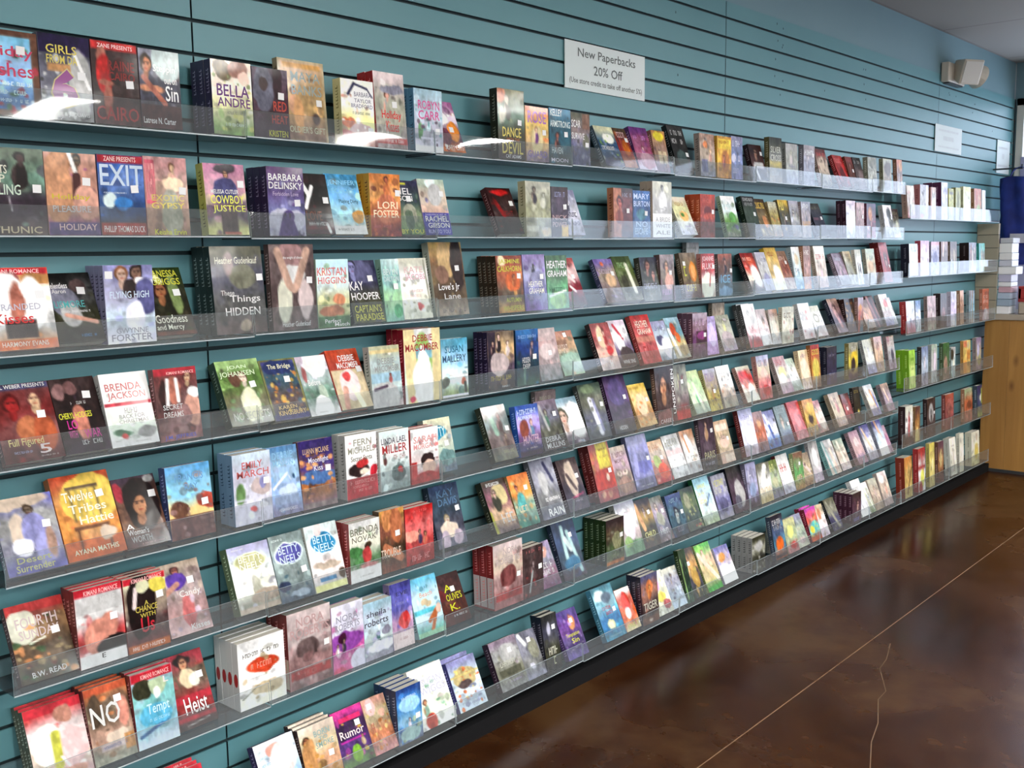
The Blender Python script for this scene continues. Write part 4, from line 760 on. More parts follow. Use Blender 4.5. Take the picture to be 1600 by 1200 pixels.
5|1.383|0.125|0.192|0.0200|1|0.317|-0.108|0.8133|-|dark grey road paperback with headlight streak, fifth row, sixth bay from counter|454,665,556,444;L 40 30 60 90 9 dde;L 54 30 70 86 5 88a;m 10 776;e 40 10 30 8 786;s 86 40
5|1.533|0.125|0.206|0.0200|1|0.322|-0.108|0.8133|-|deep violet paperback with small sticker, fifth row, sixth bay from counter|425,536,434,333;e 50 30 40 24 547;t 24 88 60 95 ddd HIDDEN;s 80 40
5|1.685|0.107|0.161|0.0230|1|0.415|-0.108|0.8133|-|golden yellow paperback leaning sideways, fifth row, sixth bay from counter|db5,ec8,c96,db8;r 4 6 60 12 b94;e 50 50 30 26 eca;m 10 d84;s 84 40
5|1.803|0.125|0.210|0.0190|1|0.120|-0.108|0.8133|-|tall unspoken paperback with serious man, fifth row, sixth bay from counter|322,655,433,633;F 40 34 38 b86 322;e 70 20 10 30 322;t 12 10 24 60 322 CRAIG;r 80 0 98 90 433;e 40 86 40 10 855;t 10 92 80 99 dcc CAREER;V 84 6 98 86 eee UNSPOKEN
5|1.931|0.093|0.208|0.0220|1|0.150|-0.108|0.8133|-|grey brown paperback with red base, fifth row, fifth bay from counter|665,998,766,b33;p 40 20 26 cc9 543 877;s 60 32;r 0 84 100 100 b33
5|2.068|0.107|0.174|0.0230|1|0.420|-0.108|0.8133|-|pale green tree cover paperback, fifth row, fifth bay from counter|cda,bda,cdb,aba;e 50 66 16 14 6a7;e 60 76 10 5 c9a;L 44 30 60 90 8 dec
5|2.178|0.090|0.169|0.0210|1|0.278|-0.108|0.8133|-|grey yellow paperback with seated group, fifth row, fifth bay from counter|aab,a98,a94,cb6;w 10 10 90 30 98a;p 50 50 22 a75 433 a84;s 60 54;m 6 543
5|2.290|0.107|0.173|0.0190|1|0.326|-0.108|0.8133|-|white topped village paperback, fifth row, fifth bay from counter|ddd,fff,a98,998;w 14 10 86 26 ddd;m 12 777;m 8 c86;s 76 50;e 40 14 40 10 eee
5|2.470|0.107|0.156|0.0190|1|0.420|-0.108|0.8133|-|cream paperback with red banner leaning, fifth row, fourth bay from counter|ccb,c44,cba,ddc;r 10 14 70 34 c33;e 40 50 20 14 c76;e 66 74 24 24 eed;w 20 40 70 50 a77
5|2.586|0.107|0.187|0.0230|1|0.164|-0.108|0.8133|-|lilac orange paperback with red oval, fifth row, fourth bay from counter|aac,cb9,c77,b66;e 50 40 30 10 dba;e 60 80 30 12 b33;w 14 10 84 24 989
5|2.790|0.107|0.168|0.0230|1|0.367|-0.108|0.8133|-|pink yellow floral paperback, fifth row, fourth bay from counter|b88,ccb,b9a;w 14 8 86 24 b66;e 50 44 30 16 dc8;e 40 60 26 12 eee
5|2.900|0.088|0.151|0.0230|1|0.420|-0.108|0.8133|-|pale green white figures paperback, fifth row, fourth bay from counter|bcb,eee,9a9;p 50 36 24 dcb 776 eee;w 10 10 86 22 aba
5|2.990|0.091|0.179|0.0230|1|0.199|-0.108|0.8133|-|peach sunrise paperback, fifth row, fourth bay from counter|ec9,db8,dcc;e 50 50 40 30 eca;w 16 10 84 20 b88
5|3.085|0.088|0.197|0.0220|1|0.101|-0.108|0.8133|-|red and yellow food paperback, fifth row, third bay from counter|a33,c83,876;t 8 10 92 24 dc4 GOOD;e 50 56 40 24 cb5;w 20 90 80 96 545
5|3.234|0.107|0.177|0.0240|2|0.038|-0.108|0.8133|223|navy paperback pair with dark spines, fifth row, third bay from counter|223,224,225;w 20 20 80 26 889;w 20 70 80 76 99c;m 6 557
5|3.476|0.107|0.177|0.0220|1|0.026|-0.108|0.8133|-|grey yellow black paperback, fifth row, third bay from counter|998,cb4,434;e 60 40 34 20 db3;e 50 60 24 20 322;w 14 10 86 24 ccc
5|3.723|0.107|0.176|0.0190|1|0.254|-0.108|0.8133|-|silvery white paperback with figure, fifth row, second bay from counter|bba,ccb,99b;p 50 30 24 bbb 667 bcd;m 6 eee
5|3.833|0.097|0.182|0.0190|1|0.161|-0.108|0.8133|-|peach tall paperback with profile, fifth row, second bay from counter|caa,db9,a98;F 44 30 24 dba 644;w 10 76 86 88 bab
5|3.998|0.094|0.174|0.0210|1|0.159|-0.108|0.8133|-|grey paperback at end of fifth shelf, fifth row, second bay from counter|a98,bbb,a9a;e 60 60 20 20 445;w 12 16 84 30 dcc;e 20 10 20 14 966
6|-0.534|0.120|0.163|0.0200|1|0.420|-0.108|0.5847|533|fourth sunday paperback with candlelit table, sixth row, ninth bay from counter|933,864,543,443;r 0 0 100 12 a33;e 20 30 26 22 ccb;m 14 986;m 10 c85;m 8 464;t 12 18 84 32 cbb FOURTH;t 14 34 84 46 cbb SUNDAY;L 30 52 56 48 2 ddc;t 20 88 80 95 ddd B.W. READ;s 76 42
6|-0.411|0.106|0.170|0.0180|3|0.078|-0.108|0.5847|733|pale grey red paperback with muscular man, sixth row, ninth bay from counter|c34,ccc,b44,dcc;r 0 0 100 10 b23;t 20 3 92 9 fbb KIMANI ROMANCE;r 0 10 100 32 bbb;t 24 14 84 22 ccc ONE MORE;e 46 66 32 26 c87;e 68 52 20 18 c87;e 80 78 40 12 222;r 0 84 100 100 ddd;t 46 86 54 92 444 E;s 78 42
6|-0.302|0.101|0.168|0.0180|3|0.072|-0.108|0.5847|722|black tuxedo chance paperback, sixth row, ninth bay from counter|ddb,987,544,633;r 0 0 100 9 b23;t 20 2 92 8 fbb KIMANI ROMANCE;e 40 40 36 44 211;L 28 16 22 40 5 dcc;e 80 16 22 10 dc5;e 44 14 16 8 cca;t 46 34 56 40 cb5 A;t 24 40 76 48 cb5 CHANCE;t 34 50 70 56 cb5 WITH;t 34 56 66 76 b23 Us;r 0 90 100 100 b63;w 10 92 90 97 fdc;s 84 30
6|-0.197|0.107|0.167|0.0210|1|0.359|-0.108|0.5847|-|mauve paperback with woman in purple top, sixth row, ninth bay from counter|a98,988,a88,caa;F 40 12 16 a65 422;e 40 26 24 12 539;L 10 40 40 30 6 b87;t 40 40 90 52 ddd Candy;e 56 70 16 24 b66;t 50 88 94 96 ddd Kisses;s 72 28;m 8 bab
6|-0.013|0.118|0.164|0.0300|1|0.327|-0.108|0.5847|675|sage badge paperback with stone tower, sixth row, ninth bay from counter|aac,cdd,ddc,998;e 50 26 38 14 dec;e 50 26 35 12 aa7;t 22 16 78 26 eed BETTY;t 22 27 78 37 eed NEELS;e 50 66 10 18 998;e 70 80 40 10 987;r 0 92 100 100 ba9;w 10 4 40 6 eee;s 76 48
6|0.108|0.102|0.170|0.0200|1|0.313|-0.108|0.5847|-|slate blue badge paperback with town skyline, sixth row, eighth bay from counter|788,9aa,788,456;e 50 30 42 17 dee;e 50 30 38 15 449;t 20 18 80 30 cde BETTY;t 20 32 82 44 cde NEELS;e 20 76 16 8 235;m 8 356;e 60 90 30 5 9ab;w 6 6 40 9 dee;s 84 58
6|0.214|0.104|0.172|0.0220|1|0.274|-0.108|0.5847|-|white badge paperback with bright teal label, sixth row, eighth bay from counter|cdd,dee,edd,ccc;e 50 28 42 17 def;e 50 28 38 15 28b;t 20 17 80 28 cef BETTY;t 20 30 82 41 cef NEELS;e 40 8 12 12 dcc;e 50 62 40 6 ba9;r 20 80 70 86 48b;r 0 90 100 100 dd9;e 90 80 10 8 543
6|0.329|0.107|0.163|0.0280|2|0.026|-0.108|0.5847|833|white christmas couple paperback with red spines, sixth row, eighth bay from counter|ccc,ddc,575,ddd;t 4 10 96 22 776 BRENDA;t 8 24 88 34 776 NOVAK;e 20 50 26 8 474;e 60 44 10 6 432;e 56 60 16 14 b44;e 26 66 16 8 585;r 0 78 100 100 ddd;e 60 76 30 4 c88;w 30 90 80 93 bbb
6|0.439|0.088|0.173|0.0260|1|0.049|-0.108|0.5847|543|brown paperback with bare torsos, sixth row, eighth bay from counter|b84,854,432,743;e 30 14 20 22 c85;e 66 26 24 30 a64;L 20 60 80 80 12 b75;t 0 62 80 76 dcb TROUBLE;s 70 40
6|0.530|0.107|0.163|0.0220|2|0.026|-0.108|0.5847|822|scarlet sunset couple paperback, sixth row, eighth bay from counter|b22,d66,b44,922;w 30 6 80 10 d66;e 20 50 30 12 e98;p 50 44 18 865 322 435;p 70 50 18 b86 322 c65;w 20 84 84 94 d88
6|0.693|0.118|0.184|0.0240|1|0.246|-0.073|0.5847|-|tall dark blue paperback with crouching person, sixth row, seventh bay from counter|346,345,445,667;t 24 8 84 20 579 KAY;t 24 22 90 34 579 DAVIS;F 46 54 14 ba9 875;e 46 72 30 14 dcb;e 30 88 16 14 bab;e 74 88 16 14 bab;s 86 42
6|0.908|0.107|0.168|0.0260|1|0.420|-0.108|0.5847|221|dark paperback with wrestling lovers and yellow spine, sixth row, seventh bay from counter|433,856,ca8,766;r 0 0 100 10 432;w 16 5 80 11 ddd;e 60 30 30 20 cb8;e 40 46 16 16 332;F 40 26 12 dba 322;w 40 66 94 84 ccc;L 0 60 6 96 6 aa4
6|1.018|0.096|0.169|0.0210|1|0.354|-0.108|0.5847|-|orange and teal beach couple paperback, sixth row, seventh bay from counter|d73,e94,8a9,487;F 30 24 12 b76 422;e 40 54 20 20 5aa;m 10 db8;w 20 60 70 72 dca;s 74 28
6|1.134|0.115|0.200|0.0230|1|0.354|-0.108|0.5847|-|silver grey rain paperback with bold letters, sixth row, seventh bay from counter|99a,99a,777,667;e 40 40 20 20 bbb;L 60 10 80 40 6 335;m 12 bbb;w 30 66 94 72 eee;t 30 84 96 97 fff RAIN
6|1.273|0.107|0.178|0.0200|1|0.387|-0.108|0.5847|-|dark torso paperback with pink line, sixth row, sixth bay from counter|433,544,323,434;e 50 40 24 34 ba9;L 60 10 70 50 8 cba;L 34 30 60 60 6 544;L 30 76 90 70 2 b36;w 40 80 80 84 a9a;s 80 36
6|1.440|0.115|0.205|0.0220|2|0.287|-0.108|0.5847|622|red paperback with yellow panel, sixth row, sixth bay from counter|a43,b73,a32,944;r 34 0 92 44 cb3;w 44 10 84 14 a83;w 44 22 84 26 a83;r 10 46 96 76 a31;e 66 60 8 7 cba;e 24 36 10 10 b65;e 30 88 10 5 c97;e 60 90 12 5 c86;s 80 50
6|1.558|0.101|0.177|0.0210|1|0.333|-0.108|0.5847|-|pinkish family portrait paperback, sixth row, sixth bay from counter|ba9,b9a,765,866;w 14 12 84 22 866;t 20 26 70 34 755 MORE;e 30 56 14 6 cba;e 66 56 14 6 cba;F 30 56 8 cba 322;F 66 54 8 cba 322;e 50 80 40 16 976
6|1.667|0.125|0.200|0.0210|1|0.304|-0.108|0.5847|-|tall lavender blue mountain paperback, sixth row, sixth bay from counter|99b,88b,77a,668;w 20 10 80 18 aac;e 60 60 44 12 66a;L 26 40 20 70 10 99c;s 86 46;w 20 92 90 95 bbc
6|1.801|0.107|0.162|0.0220|1|0.420|-0.108|0.5847|-|red and cream baker paperback, sixth row, sixth bay from counter|ca8,cba,a76,b33;w 10 10 90 24 b86;e 40 50 24 16 9a6;e 60 74 30 20 c53;s 70 42
6|1.914|0.107|0.169|0.0230|1|0.409|-0.108|0.5847|-|white grey paperback with pink banner, sixth row, fifth bay from counter|bbb,ddd,ccc;r 0 34 100 48 dbb;w 10 10 90 26 998;e 50 74 30 16 eee;m 8 aaa
6|2.024|0.096|0.171|0.0250|1|0.340|-0.108|0.5847|-|pearly white paperback with orange arc, sixth row, fifth bay from counter|c97,ccc,bbb;e 40 40 30 30 ddd;L 20 10 36 50 5 c85;w 40 60 84 72 998
6|2.124|0.108|0.210|0.0200|1|0.152|-0.108|0.5847|-|dark tall paperback with gold woman, sixth row, fifth bay from counter|323,434,444;p 46 14 26 b98 322 a86;t 20 66 90 80 aa8 PARIS;s 82 28;w 20 86 80 92 99a
6|2.273|0.107|0.175|0.0250|1|0.299|-0.108|0.5847|-|tan paperback with box shapes, sixth row, fifth bay from counter|ca8,ba8,ca9;r 10 8 90 24 dcb;e 50 50 34 14 dba;r 30 80 96 98 dcb;w 20 34 80 44 876;s 76 44
6|2.468|0.115|0.197|0.0230|1|0.253|-0.108|0.5847|622|lilac white paperback standing tall, sixth row, fourth bay from counter|aac,cce,ccd,a9a;e 60 60 34 20 eef;w 16 12 84 22 88b
6|2.586|0.088|0.174|0.0220|1|0.272|-0.108|0.5847|-|orange and mauve dusk paperback, sixth row, fourth bay from counter|977,b64,878;e 50 30 20 10 da7;m 8 434;e 76 60 16 10 c87
6|2.681|0.107|0.166|0.0200|1|0.333|-0.108|0.5847|-|blue striped white paperback, sixth row, fourth bay from counter|669,dde,36a;L 20 10 60 60 8 eee;L 40 40 60 90 8 249;m 6 322
6|2.808|0.107|0.175|0.0200|1|0.352|-0.108|0.5847|-|teal grey paperback with face, sixth row, fourth bay from counter|677,788,446;F 40 40 24 cba 332;w 10 8 90 20 9aa;s 84 50
6|2.946|0.115|0.178|0.0220|1|0.388|-0.108|0.5847|-|vermilion red paperback, sixth row, fourth bay from counter|b33,c66,b55,c88;w 20 14 90 20 d77;e 50 50 20 20 d88;w 24 80 80 86 eaa
6|3.064|0.103|0.173|0.0190|1|0.282|-0.108|0.5847|-|orange sunset paperback with silhouette, sixth row, third bay from counter|c83,ca5,876;e 60 24 34 14 eb5;e 50 54 20 12 433;w 20 80 84 90 cba
6|3.170|0.101|0.154|0.0230|1|0.420|-0.108|0.5847|-|reddish cream paperback with ribbon, sixth row, third bay from counter|a66,dcb,976;F 46 30 20 dca 543;e 70 76 30 16 cba;L 10 10 20 80 6 b44
6|3.383|0.107|0.168|0.0230|1|0.403|-0.108|0.5847|-|peach skinned figure paperback, sixth row, third bay from counter|ba9,cb9,b98;p 50 24 30 dba 644 b77;w 30 84 90 94 dcc
6|3.493|0.088|0.152|0.0230|1|0.334|-0.108|0.5847|-|dark crimson couple paperback, sixth row, third bay from counter|644,a55,544;F 50 40 22 dba 422;s 40 50
6|3.583|0.076|0.175|0.0190|1|0.145|-0.108|0.5847|222|black paperback with yellow emblem, sixth row, third bay from counter|222,221,333;w 20 8 80 16 cb4;e 60 70 14 6 cb5
6|3.802|0.107|0.165|0.0220|1|0.420|-0.108|0.5847|-|white paperback with golden streaks, sixth row, second bay from counter|bbb,edb,99b;L 20 10 60 60 9 eec;L 60 20 80 80 8 c84;e 84 60 10 30 67b
6|3.998|0.094|0.150|0.0240|1|0.364|-0.108|0.5847|-|mauve grey paperback at row end, sixth row, second bay from counter|b98,a9a,a9a;L 30 20 50 60 9 ecb;w 20 70 80 80 aba
7|-0.518|0.122|0.163|0.0160|3|0.332|-0.108|0.3561|554|white shirted bald man paperback, seventh row, ninth bay from counter|b33,dcc,cba,caa;r 0 0 100 12 b23;e 66 18 18 12 a76;e 30 50 26 26 eed;e 70 60 30 26 dbb;L 46 40 44 80 8 bb4;e 60 92 30 8 c98;L 50 70 60 84 2 eee
7|-0.393|0.098|0.168|0.0160|3|0.243|-0.108|0.3561|633|brown paperback with large white no, seventh row, ninth bay from counter|b63,654,a87,998;r 0 0 100 10 b53;t 8 24 76 52 ddd NO;e 80 40 14 20 c87;e 20 30 16 20 543;e 60 70 26 10 cba;r 20 76 90 84 baa;w 26 78 84 82 88a;r 76 70 100 90 b85;s 74 22
7|-0.292|0.102|0.171|0.0220|2|0.142|-0.108|0.3561|733|teal water paperback with script title, seventh row, ninth bay from counter|9ab,7bb,8bc,cde;r 0 0 100 12 b23;t 24 4 92 10 fbb KIMANI ROMANCE;e 24 24 22 14 332;e 60 24 20 12 ab9;t 30 44 84 62 cef Tempt;w 30 64 84 68 ade;L 10 84 80 70 4 369;e 50 60 40 14 5ac;t 76 14 88 22 edd L;e 60 32 9 9 eee
7|-0.187|0.098|0.173|0.0220|1|0.402|-0.108|0.3561|-|red and black heist paperback, seventh row, ninth bay from counter|a34,654,822,433;e 44 10 22 6 211;F 46 14 18 b86 422;e 50 34 20 14 cb9;e 66 38 16 10 ddc;r 0 56 100 66 a23;r 0 84 100 90 a23;t 24 60 84 82 eee Heist;L 20 96 80 92 1 ddd;s 80 34
7|-0.026|0.135|0.169|0.0240|4|0.026|-0.108|0.3561|ddd|white paperback stack with red oval spines, seventh row, ninth bay from counter|ddd,eee,eee,eed;so b33;w 10 18 90 24 443;e 50 40 34 12 c42;w 26 36 74 44 e98;w 20 56 60 58 bbb;e 60 76 36 10 cb9;m 10 a97;L 6 84 40 70 1 443
7|0.121|0.137|0.200|0.0280|3|0.026|-0.108|0.3561|733|tall bridge paperback with red banner, seventh row, eighth bay from counter|cbb,baa,977,866;sb cba 0.42;t 20 8 84 20 b99 NORA;t 6 22 96 34 b99 ROBERTS;e 44 52 26 14 655;r 20 46 28 62 544;r 60 44 66 60 544;e 44 60 14 6 866;r 4 76 96 88 a33;w 34 79 66 85 b55;m 10 a88;s 88 50
7|0.261|0.107|0.181|0.0260|1|0.026|-0.108|0.3561|-|pink bouquet wedding couple paperback, seventh row, eighth bay from counter|ccd,ccd,b59,c69;t 14 16 84 26 99a NORA;t 10 28 88 38 99a ROBERTS;e 40 56 60 14 849;e 30 52 14 8 413;p 16 60 12 a87 322 ddd;p 36 54 14 a87 222 334;e 84 88 30 14 ccd;e 20 96 20 5 c57
7|0.370|0.101|0.161|0.0260|2|0.026|-0.108|0.3561|bcd|pale blue winter village paperback pair, seventh row, eighth bay from counter|9bc,bcd,abb,99a;t 10 16 80 26 445 sheila;t 2 30 86 42 445 roberts;e 50 66 8 12 466;m 12 99b;e 60 80 50 10 dde;e 80 56 16 8 778
7|0.474|0.078|0.185|0.0260|1|0.082|-0.108|0.3561|-|purple blue paperback with red village, seventh row, eighth bay from counter|449,66b,a8a,dcc;r 0 0 100 8 448;t 30 14 84 20 335 EVE;w 20 30 80 34 88b;e 60 60 30 12 b55;e 70 54 14 8 b33;r 0 76 100 100 dcc;w 30 84 80 88 b99
7|0.572|0.107|0.169|0.0190|1|0.277|-0.108|0.3561|-|teal beach paperback with deck chairs, seventh row, eighth bay from counter|6bd,bde,bde,7cb;w 10 10 84 20 8ce;t 30 26 76 34 d98 Beach;e 50 44 20 6 cb9;r 0 54 100 62 5bc;L 50 76 80 60 6 b63;L 54 92 76 66 6 b63;e 86 60 10 8 ca9;r 0 92 100 100 9ca
7|0.682|0.105|0.150|0.0230|1|0.420|-0.108|0.3561|-|dark brown paperback with yellow block letters, seventh row, seventh bay from counter|311,422,521,411;t 30 22 60 36 cc2 A;t 30 40 90 54 cc2 OLIVE'S;t 36 60 70 74 cc2 K.;e 14 40 16 12 611;w 40 82 92 86 ddd;s 62 32
7|0.891|0.137|0.204|0.0280|3|0.026|-0.108|0.3561|822|grey bridge paperback stack with red spines, seventh row, seventh bay from counter|cbb,cba,977,966;sb cbb 0.5;t 34 8 84 18 baa NORA;t 10 22 90 32 baa ROBERTS;e 50 54 28 16 744;r 26 48 34 66 633;r 66 46 72 64 633;r 6 76 96 88 a33;s 84 54
7|1.031|0.098|0.164|0.0220|2|0.026|-0.108|0.3561|322|black paperback with armoured warrior, seventh row, seventh bay from counter|322,433,533;w 16 6 90 12 b66;p 50 34 26 988 322 544;L 30 90 46 50 3 abb;m 6 a44;s 84 44
7|1.132|0.091|0.150|0.0190|1|0.420|-0.108|0.3561|-|mauve paperback with white block lettering, seventh row, seventh bay from counter|98a,889,867,746;e 50 20 24 14 c98;s 50 16;w 10 46 90 58 ccc;w 20 62 90 72 ccc
7|1.243|0.118|0.194|0.0190|1|0.342|-0.108|0.3561|-|blue black paperback with pale skeletal arms, seventh row, sixth bay from counter|235,346,345,434;L 40 10 34 80 7 acc;L 60 20 84 90 7 acc;L 44 30 60 50 8 bcc;e 50 74 34 12 479;s 70 26
7|1.476|0.107|0.163|0.0240|4|0.026|-0.108|0.3561|231|dark green stack with gold spine letters, seventh row, sixth bay from counter|322,432,453,664;e 60 50 26 20 886;m 12 776;r 0 92 100 100 a63;s 84 40
7|1.597|0.120|0.199|0.0250|1|0.322|-0.108|0.3561|-|tall misty white green paperback, seventh row, sixth bay from counter|bbc,ddd,baa,797;e 50 50 30 24 dcd;e 60 90 50 16 686;e 30 76 20 10 8a6
7|1.720|0.103|0.180|0.0230|1|0.363|-0.108|0.3561|-|black gold paperback with small sticker, seventh row, sixth bay from counter|322,a84,443,543;L 10 10 30 60 9 c96;F 50 26 16 cba 322;t 20 68 84 80 cc8 CHILD;s 76 30
7|1.826|0.088|0.172|0.0220|1|0.420|-0.108|0.3561|-|grey paperback with reclining person, seventh row, sixth bay from counter|776,a9a,667,766;F 44 24 20 cba 544;e 50 50 26 16 998;w 20 72 84 84 ccc;s 78 34
7|1.916|0.105|0.163|0.0230|1|0.308|-0.108|0.3561|-|navy teal paperback with man's face, seventh row, fifth bay from counter|347,467,345;F 50 46 28 9aa 223;w 20 10 84 20 79a;w 34 76 80 90 889;s 84 46
7|2.027|0.107|0.169|0.0200|1|0.377|-0.108|0.3561|-|dark forest paperback with gold plants, seventh row, fifth bay from counter|231,563,343,343;m 14 aa6;e 40 30 20 20 886;w 50 88 90 94 d54
7|2.142|0.115|0.190|0.0210|1|0.363|-0.108|0.3561|263|light sky blue paperback with yellow lettering, seventh row, fifth bay from counter|9cd,bde,cdd,ab9;w 10 14 70 22 dd8;w 10 30 60 38 dd8;w 10 46 60 54 dd8;L 50 60 80 40 3 469
7|2.267|0.107|0.181|0.0210|1|0.321|-0.108|0.3561|-|grey blue paperback with yellow title, seventh row, fifth bay from counter|99a,aab,669,99a;w 10 12 90 26 cc7;w 10 30 90 42 ccb;e 50 70 30 16 557
7|2.386|0.120|0.193|0.0230|1|0.301|-0.108|0.3561|112|black violet paperback with white burst, seventh row, fifth bay from counter|222,434,434;e 60 60 30 30 aaa;e 40 76 20 16 667
7|2.509|0.087|0.192|0.0240|1|0.172|-0.108|0.3561|-|silver blue crown paperback, seventh row, fourth bay from counter|99b,aac,434;w 20 16 84 40 ccd;e 50 60 34 16 89b
7|2.613|0.107|0.170|0.0230|1|0.196|-0.108|0.3561|-|white peak paperback with cream letters, seventh row, fourth bay from counter|776,ddd,cb8;L 30 50 60 10 16 eee;t 6 60 94 84 dca SNOW
7|2.723|0.099|0.166|0.0200|1|0.313|-0.108|0.3561|-|green and grey paperback, seventh row, fourth bay from counter|673,ab9,778;w 10 10 80 30 cc8;e 50 60 26 14 bb9
7|2.830|0.107|0.177|0.0210|1|0.331|-0.108|0.3561|622|white paperback with red scribbled title, seventh row, fourth bay from counter|ccc,eee,bbc;w 14 24 84 44 c66;e 60 74 24 12 ddd
7|2.940|0.088|0.171|0.0200|1|0.146|-0.108|0.3561|-|brown green paperback with sticker, seventh row, fourth bay from counter|865,6a6,a85;e 50 30 30 14 897;s 60 30;w 20 60 80 74 dba
7|3.030|0.106|0.150|0.0200|1|0.331|-0.108|0.3561|-|tan striped paperback, seventh row, fourth bay from counter|987,cb9,a86;L 20 20 80 60 8 dcc;m 6 544
7|3.140|0.092|0.191|0.0190|1|0.260|-0.108|0.3561|-|tall pale grey paperback, seventh row, third bay from counter|aaa,ccc,cbc;e 50 40 30 24 ddd;w 20 80 80 88 a9a
7|3.324|0.107|0.172|0.0240|1|0.417|-0.108|0.3561|8bb|white paperback with teal edge, seventh row, third bay from counter|ddd,bbb,dcb;L 10 0 40 100 8 9bb;L 60 30 70 90 8 ecb
7|3.445|0.107|0.158|0.0250|1|0.416|-0.108|0.3561|-|cream and grey paperback, seventh row, third bay from counter|aba,cba,dcc;L 40 10 60 80 9 edc;w 20 30 80 40 998
7|3.643|0.107|0.172|0.0230|1|0.420|-0.108|0.3561|-|pinkish grey paperback with ring, seventh row, third bay from counter|b9a,caa,b9a;e 50 34 26 14 dcc;w 20 70 80 84 98a
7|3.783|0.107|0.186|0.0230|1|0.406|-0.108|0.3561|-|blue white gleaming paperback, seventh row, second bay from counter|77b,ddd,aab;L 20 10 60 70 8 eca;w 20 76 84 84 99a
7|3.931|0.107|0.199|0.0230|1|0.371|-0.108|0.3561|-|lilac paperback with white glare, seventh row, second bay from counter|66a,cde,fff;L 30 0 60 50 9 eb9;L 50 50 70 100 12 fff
7|4.041|0.051|0.150|0.0240|1|0.420|-0.108|0.3561|-|dusty rose paperback near row end, seventh row, second bay from counter|b9a,b8a,a9a;w 20 20 80 30 ddd;m 8 c77
8|-0.243|0.120|0.169|0.0180|3|0.420|-0.145|0.0955|-|red topped paperback stack lowest in frame, bottom row, ninth bay from counter|b23,ccc,ccc;w 14 3 80 8 fcc
8|0.017|0.118|0.150|0.0260|1|0.420|-0.145|0.0955|325|light blue couple paperback, bottom row, eighth bay from counter|bcd,cde,9bd,cde;e 44 18 18 10 b76;e 60 40 30 30 dcc;e 40 50 20 16 ddd;w 6 22 30 26 9bc;w 10 34 34 38 7ac
8|0.141|0.115|0.150|0.0180|3|0.303|-0.145|0.0955|322|tan paperback with shirtless young man, bottom row, eighth bay from counter|dcb,cb9,c97,a84;F 14 22 14 a64 321;e 20 50 20 30 b85;t 40 12 84 22 8aa BORN;t 50 24 76 30 8aa TO;t 40 32 90 42 8aa SMOKE;m 10 b84;s 76 56
8|0.259|0.104|0.150|0.0210|1|0.420|-0.145|0.0955|-|pink rumor paperback with yellow pattern, bottom row, eighth bay from counter|d39,314,537,574;m 8 db4;r 20 14 90 22 d26;t 12 36 90 50 edd Rumor;r 10 54 90 57 b29;e 50 80 16 14 7a3;p 80 56 14 a86 533 ba8;s 74 30
8|0.366|0.081|0.150|0.0190|1|0.420|-0.145|0.0955|-|peach floral paperback with lovers, bottom row, eighth bay from counter|c98,ba8,b75,c88;e 30 16 20 16 dbb;m 14 b74;m 10 cb7;w 14 44 80 62 a65;s 26 14
8|0.450|0.093|0.159|0.0220|4|0.061|-0.145|0.0955|235|blue cottage paperback stack with navy spines, bottom row, eighth bay from counter|248,48c,7ac,679;e 50 32 44 14 9ce;w 20 16 84 22 bdf;p 50 60 16 cbb 544 ccd;e 50 86 40 12 9bb;m 8 9a8;s 82 58
8|0.546|0.134|0.172|0.0230|1|0.420|-0.145|0.0955|-|tall white paperback with quilt girl, bottom row, eighth bay from counter|eee,fff,dec,eee;t 30 20 88 32 ccd SUSAN;t 20 34 94 46 ccd WIGGS;p 24 56 20 a75 422 8a9;m 12 7a8;e 30 90 16 14 b43;w 50 54 84 58 dcc;w 50 64 84 68 ddd
8|0.696|0.118|0.150|0.0260|2|0.420|-0.145|0.0955|448|light blue autumn village paperback, bottom row, seventh bay from counter|88b,bcd,bcd,cde;e 50 38 40 20 ba7;m 20 c63;m 12 dc7;r 0 30 100 34 cb7;e 44 52 24 8 544;t 24 76 70 84 abc Christmas;w 20 88 80 92 99b;s 90 48
8|0.883|0.122|0.154|0.0260|1|0.420|-0.145|0.0955|323|silver grey paperback with scripted title, bottom row, seventh bay from counter|878,999,776,888;e 60 30 30 20 aaa;w 20 44 80 54 bba;r 10 60 90 74 554;w 40 84 80 88 bac;s 66 26
8|1.008|0.091|0.150|0.0210|1|0.420|-0.145|0.0955|-|smoky grey paperback with white sticker, bottom row, seventh bay from counter|778,889,777,889;L 14 6 34 26 8 ddd;e 40 76 14 6 ccd;s 58 20;e 70 40 26 20 887
8|1.102|0.077|0.183|0.0220|2|0.166|-0.145|0.0955|112|black paperback with pale skull lettering, bottom row, seventh bay from counter|333,445,443,333;e 40 26 12 12 aab;w 24 38 90 54 cca;w 24 58 90 72 ccb;w 30 76 84 90 bb9;s 70 24
8|1.216|0.107|0.161|0.0190|1|0.420|-0.145|0.0955|-|purple ghost paperback with yellow script, bottom row, seventh bay from counter|548,638,436,659;F 60 18 12 dba 843;e 64 30 16 14 c85;t 20 48 84 58 cc3 Temptation;t 40 60 74 70 cc3 Sin;m 10 97b;L 20 84 90 74 1 eee;s 62 24
8|1.429|0.118|0.186|0.0230|1|0.420|-0.145|0.0955|-|tall teal ice cube paperback, bottom row, sixth bay from counter|378,8bc,269,28a;e 30 16 26 10 cdd;e 60 22 24 10 567;w 26 38 70 44 a45;w 26 48 70 54 a45;e 46 74 18 9 cc9;r 34 68 56 80 ddb;w 20 92 80 95 8bc;s 78 48
8|1.550|0.088|0.151|0.0250|1|0.420|-0.145|0.0955|-|white and flame orange paperback, bottom row, sixth bay from counter|eee,c65,d63,dc9;e 50 34 26 24 d43;e 46 60 22 14 dcc;w 16 84 94 94 cc5
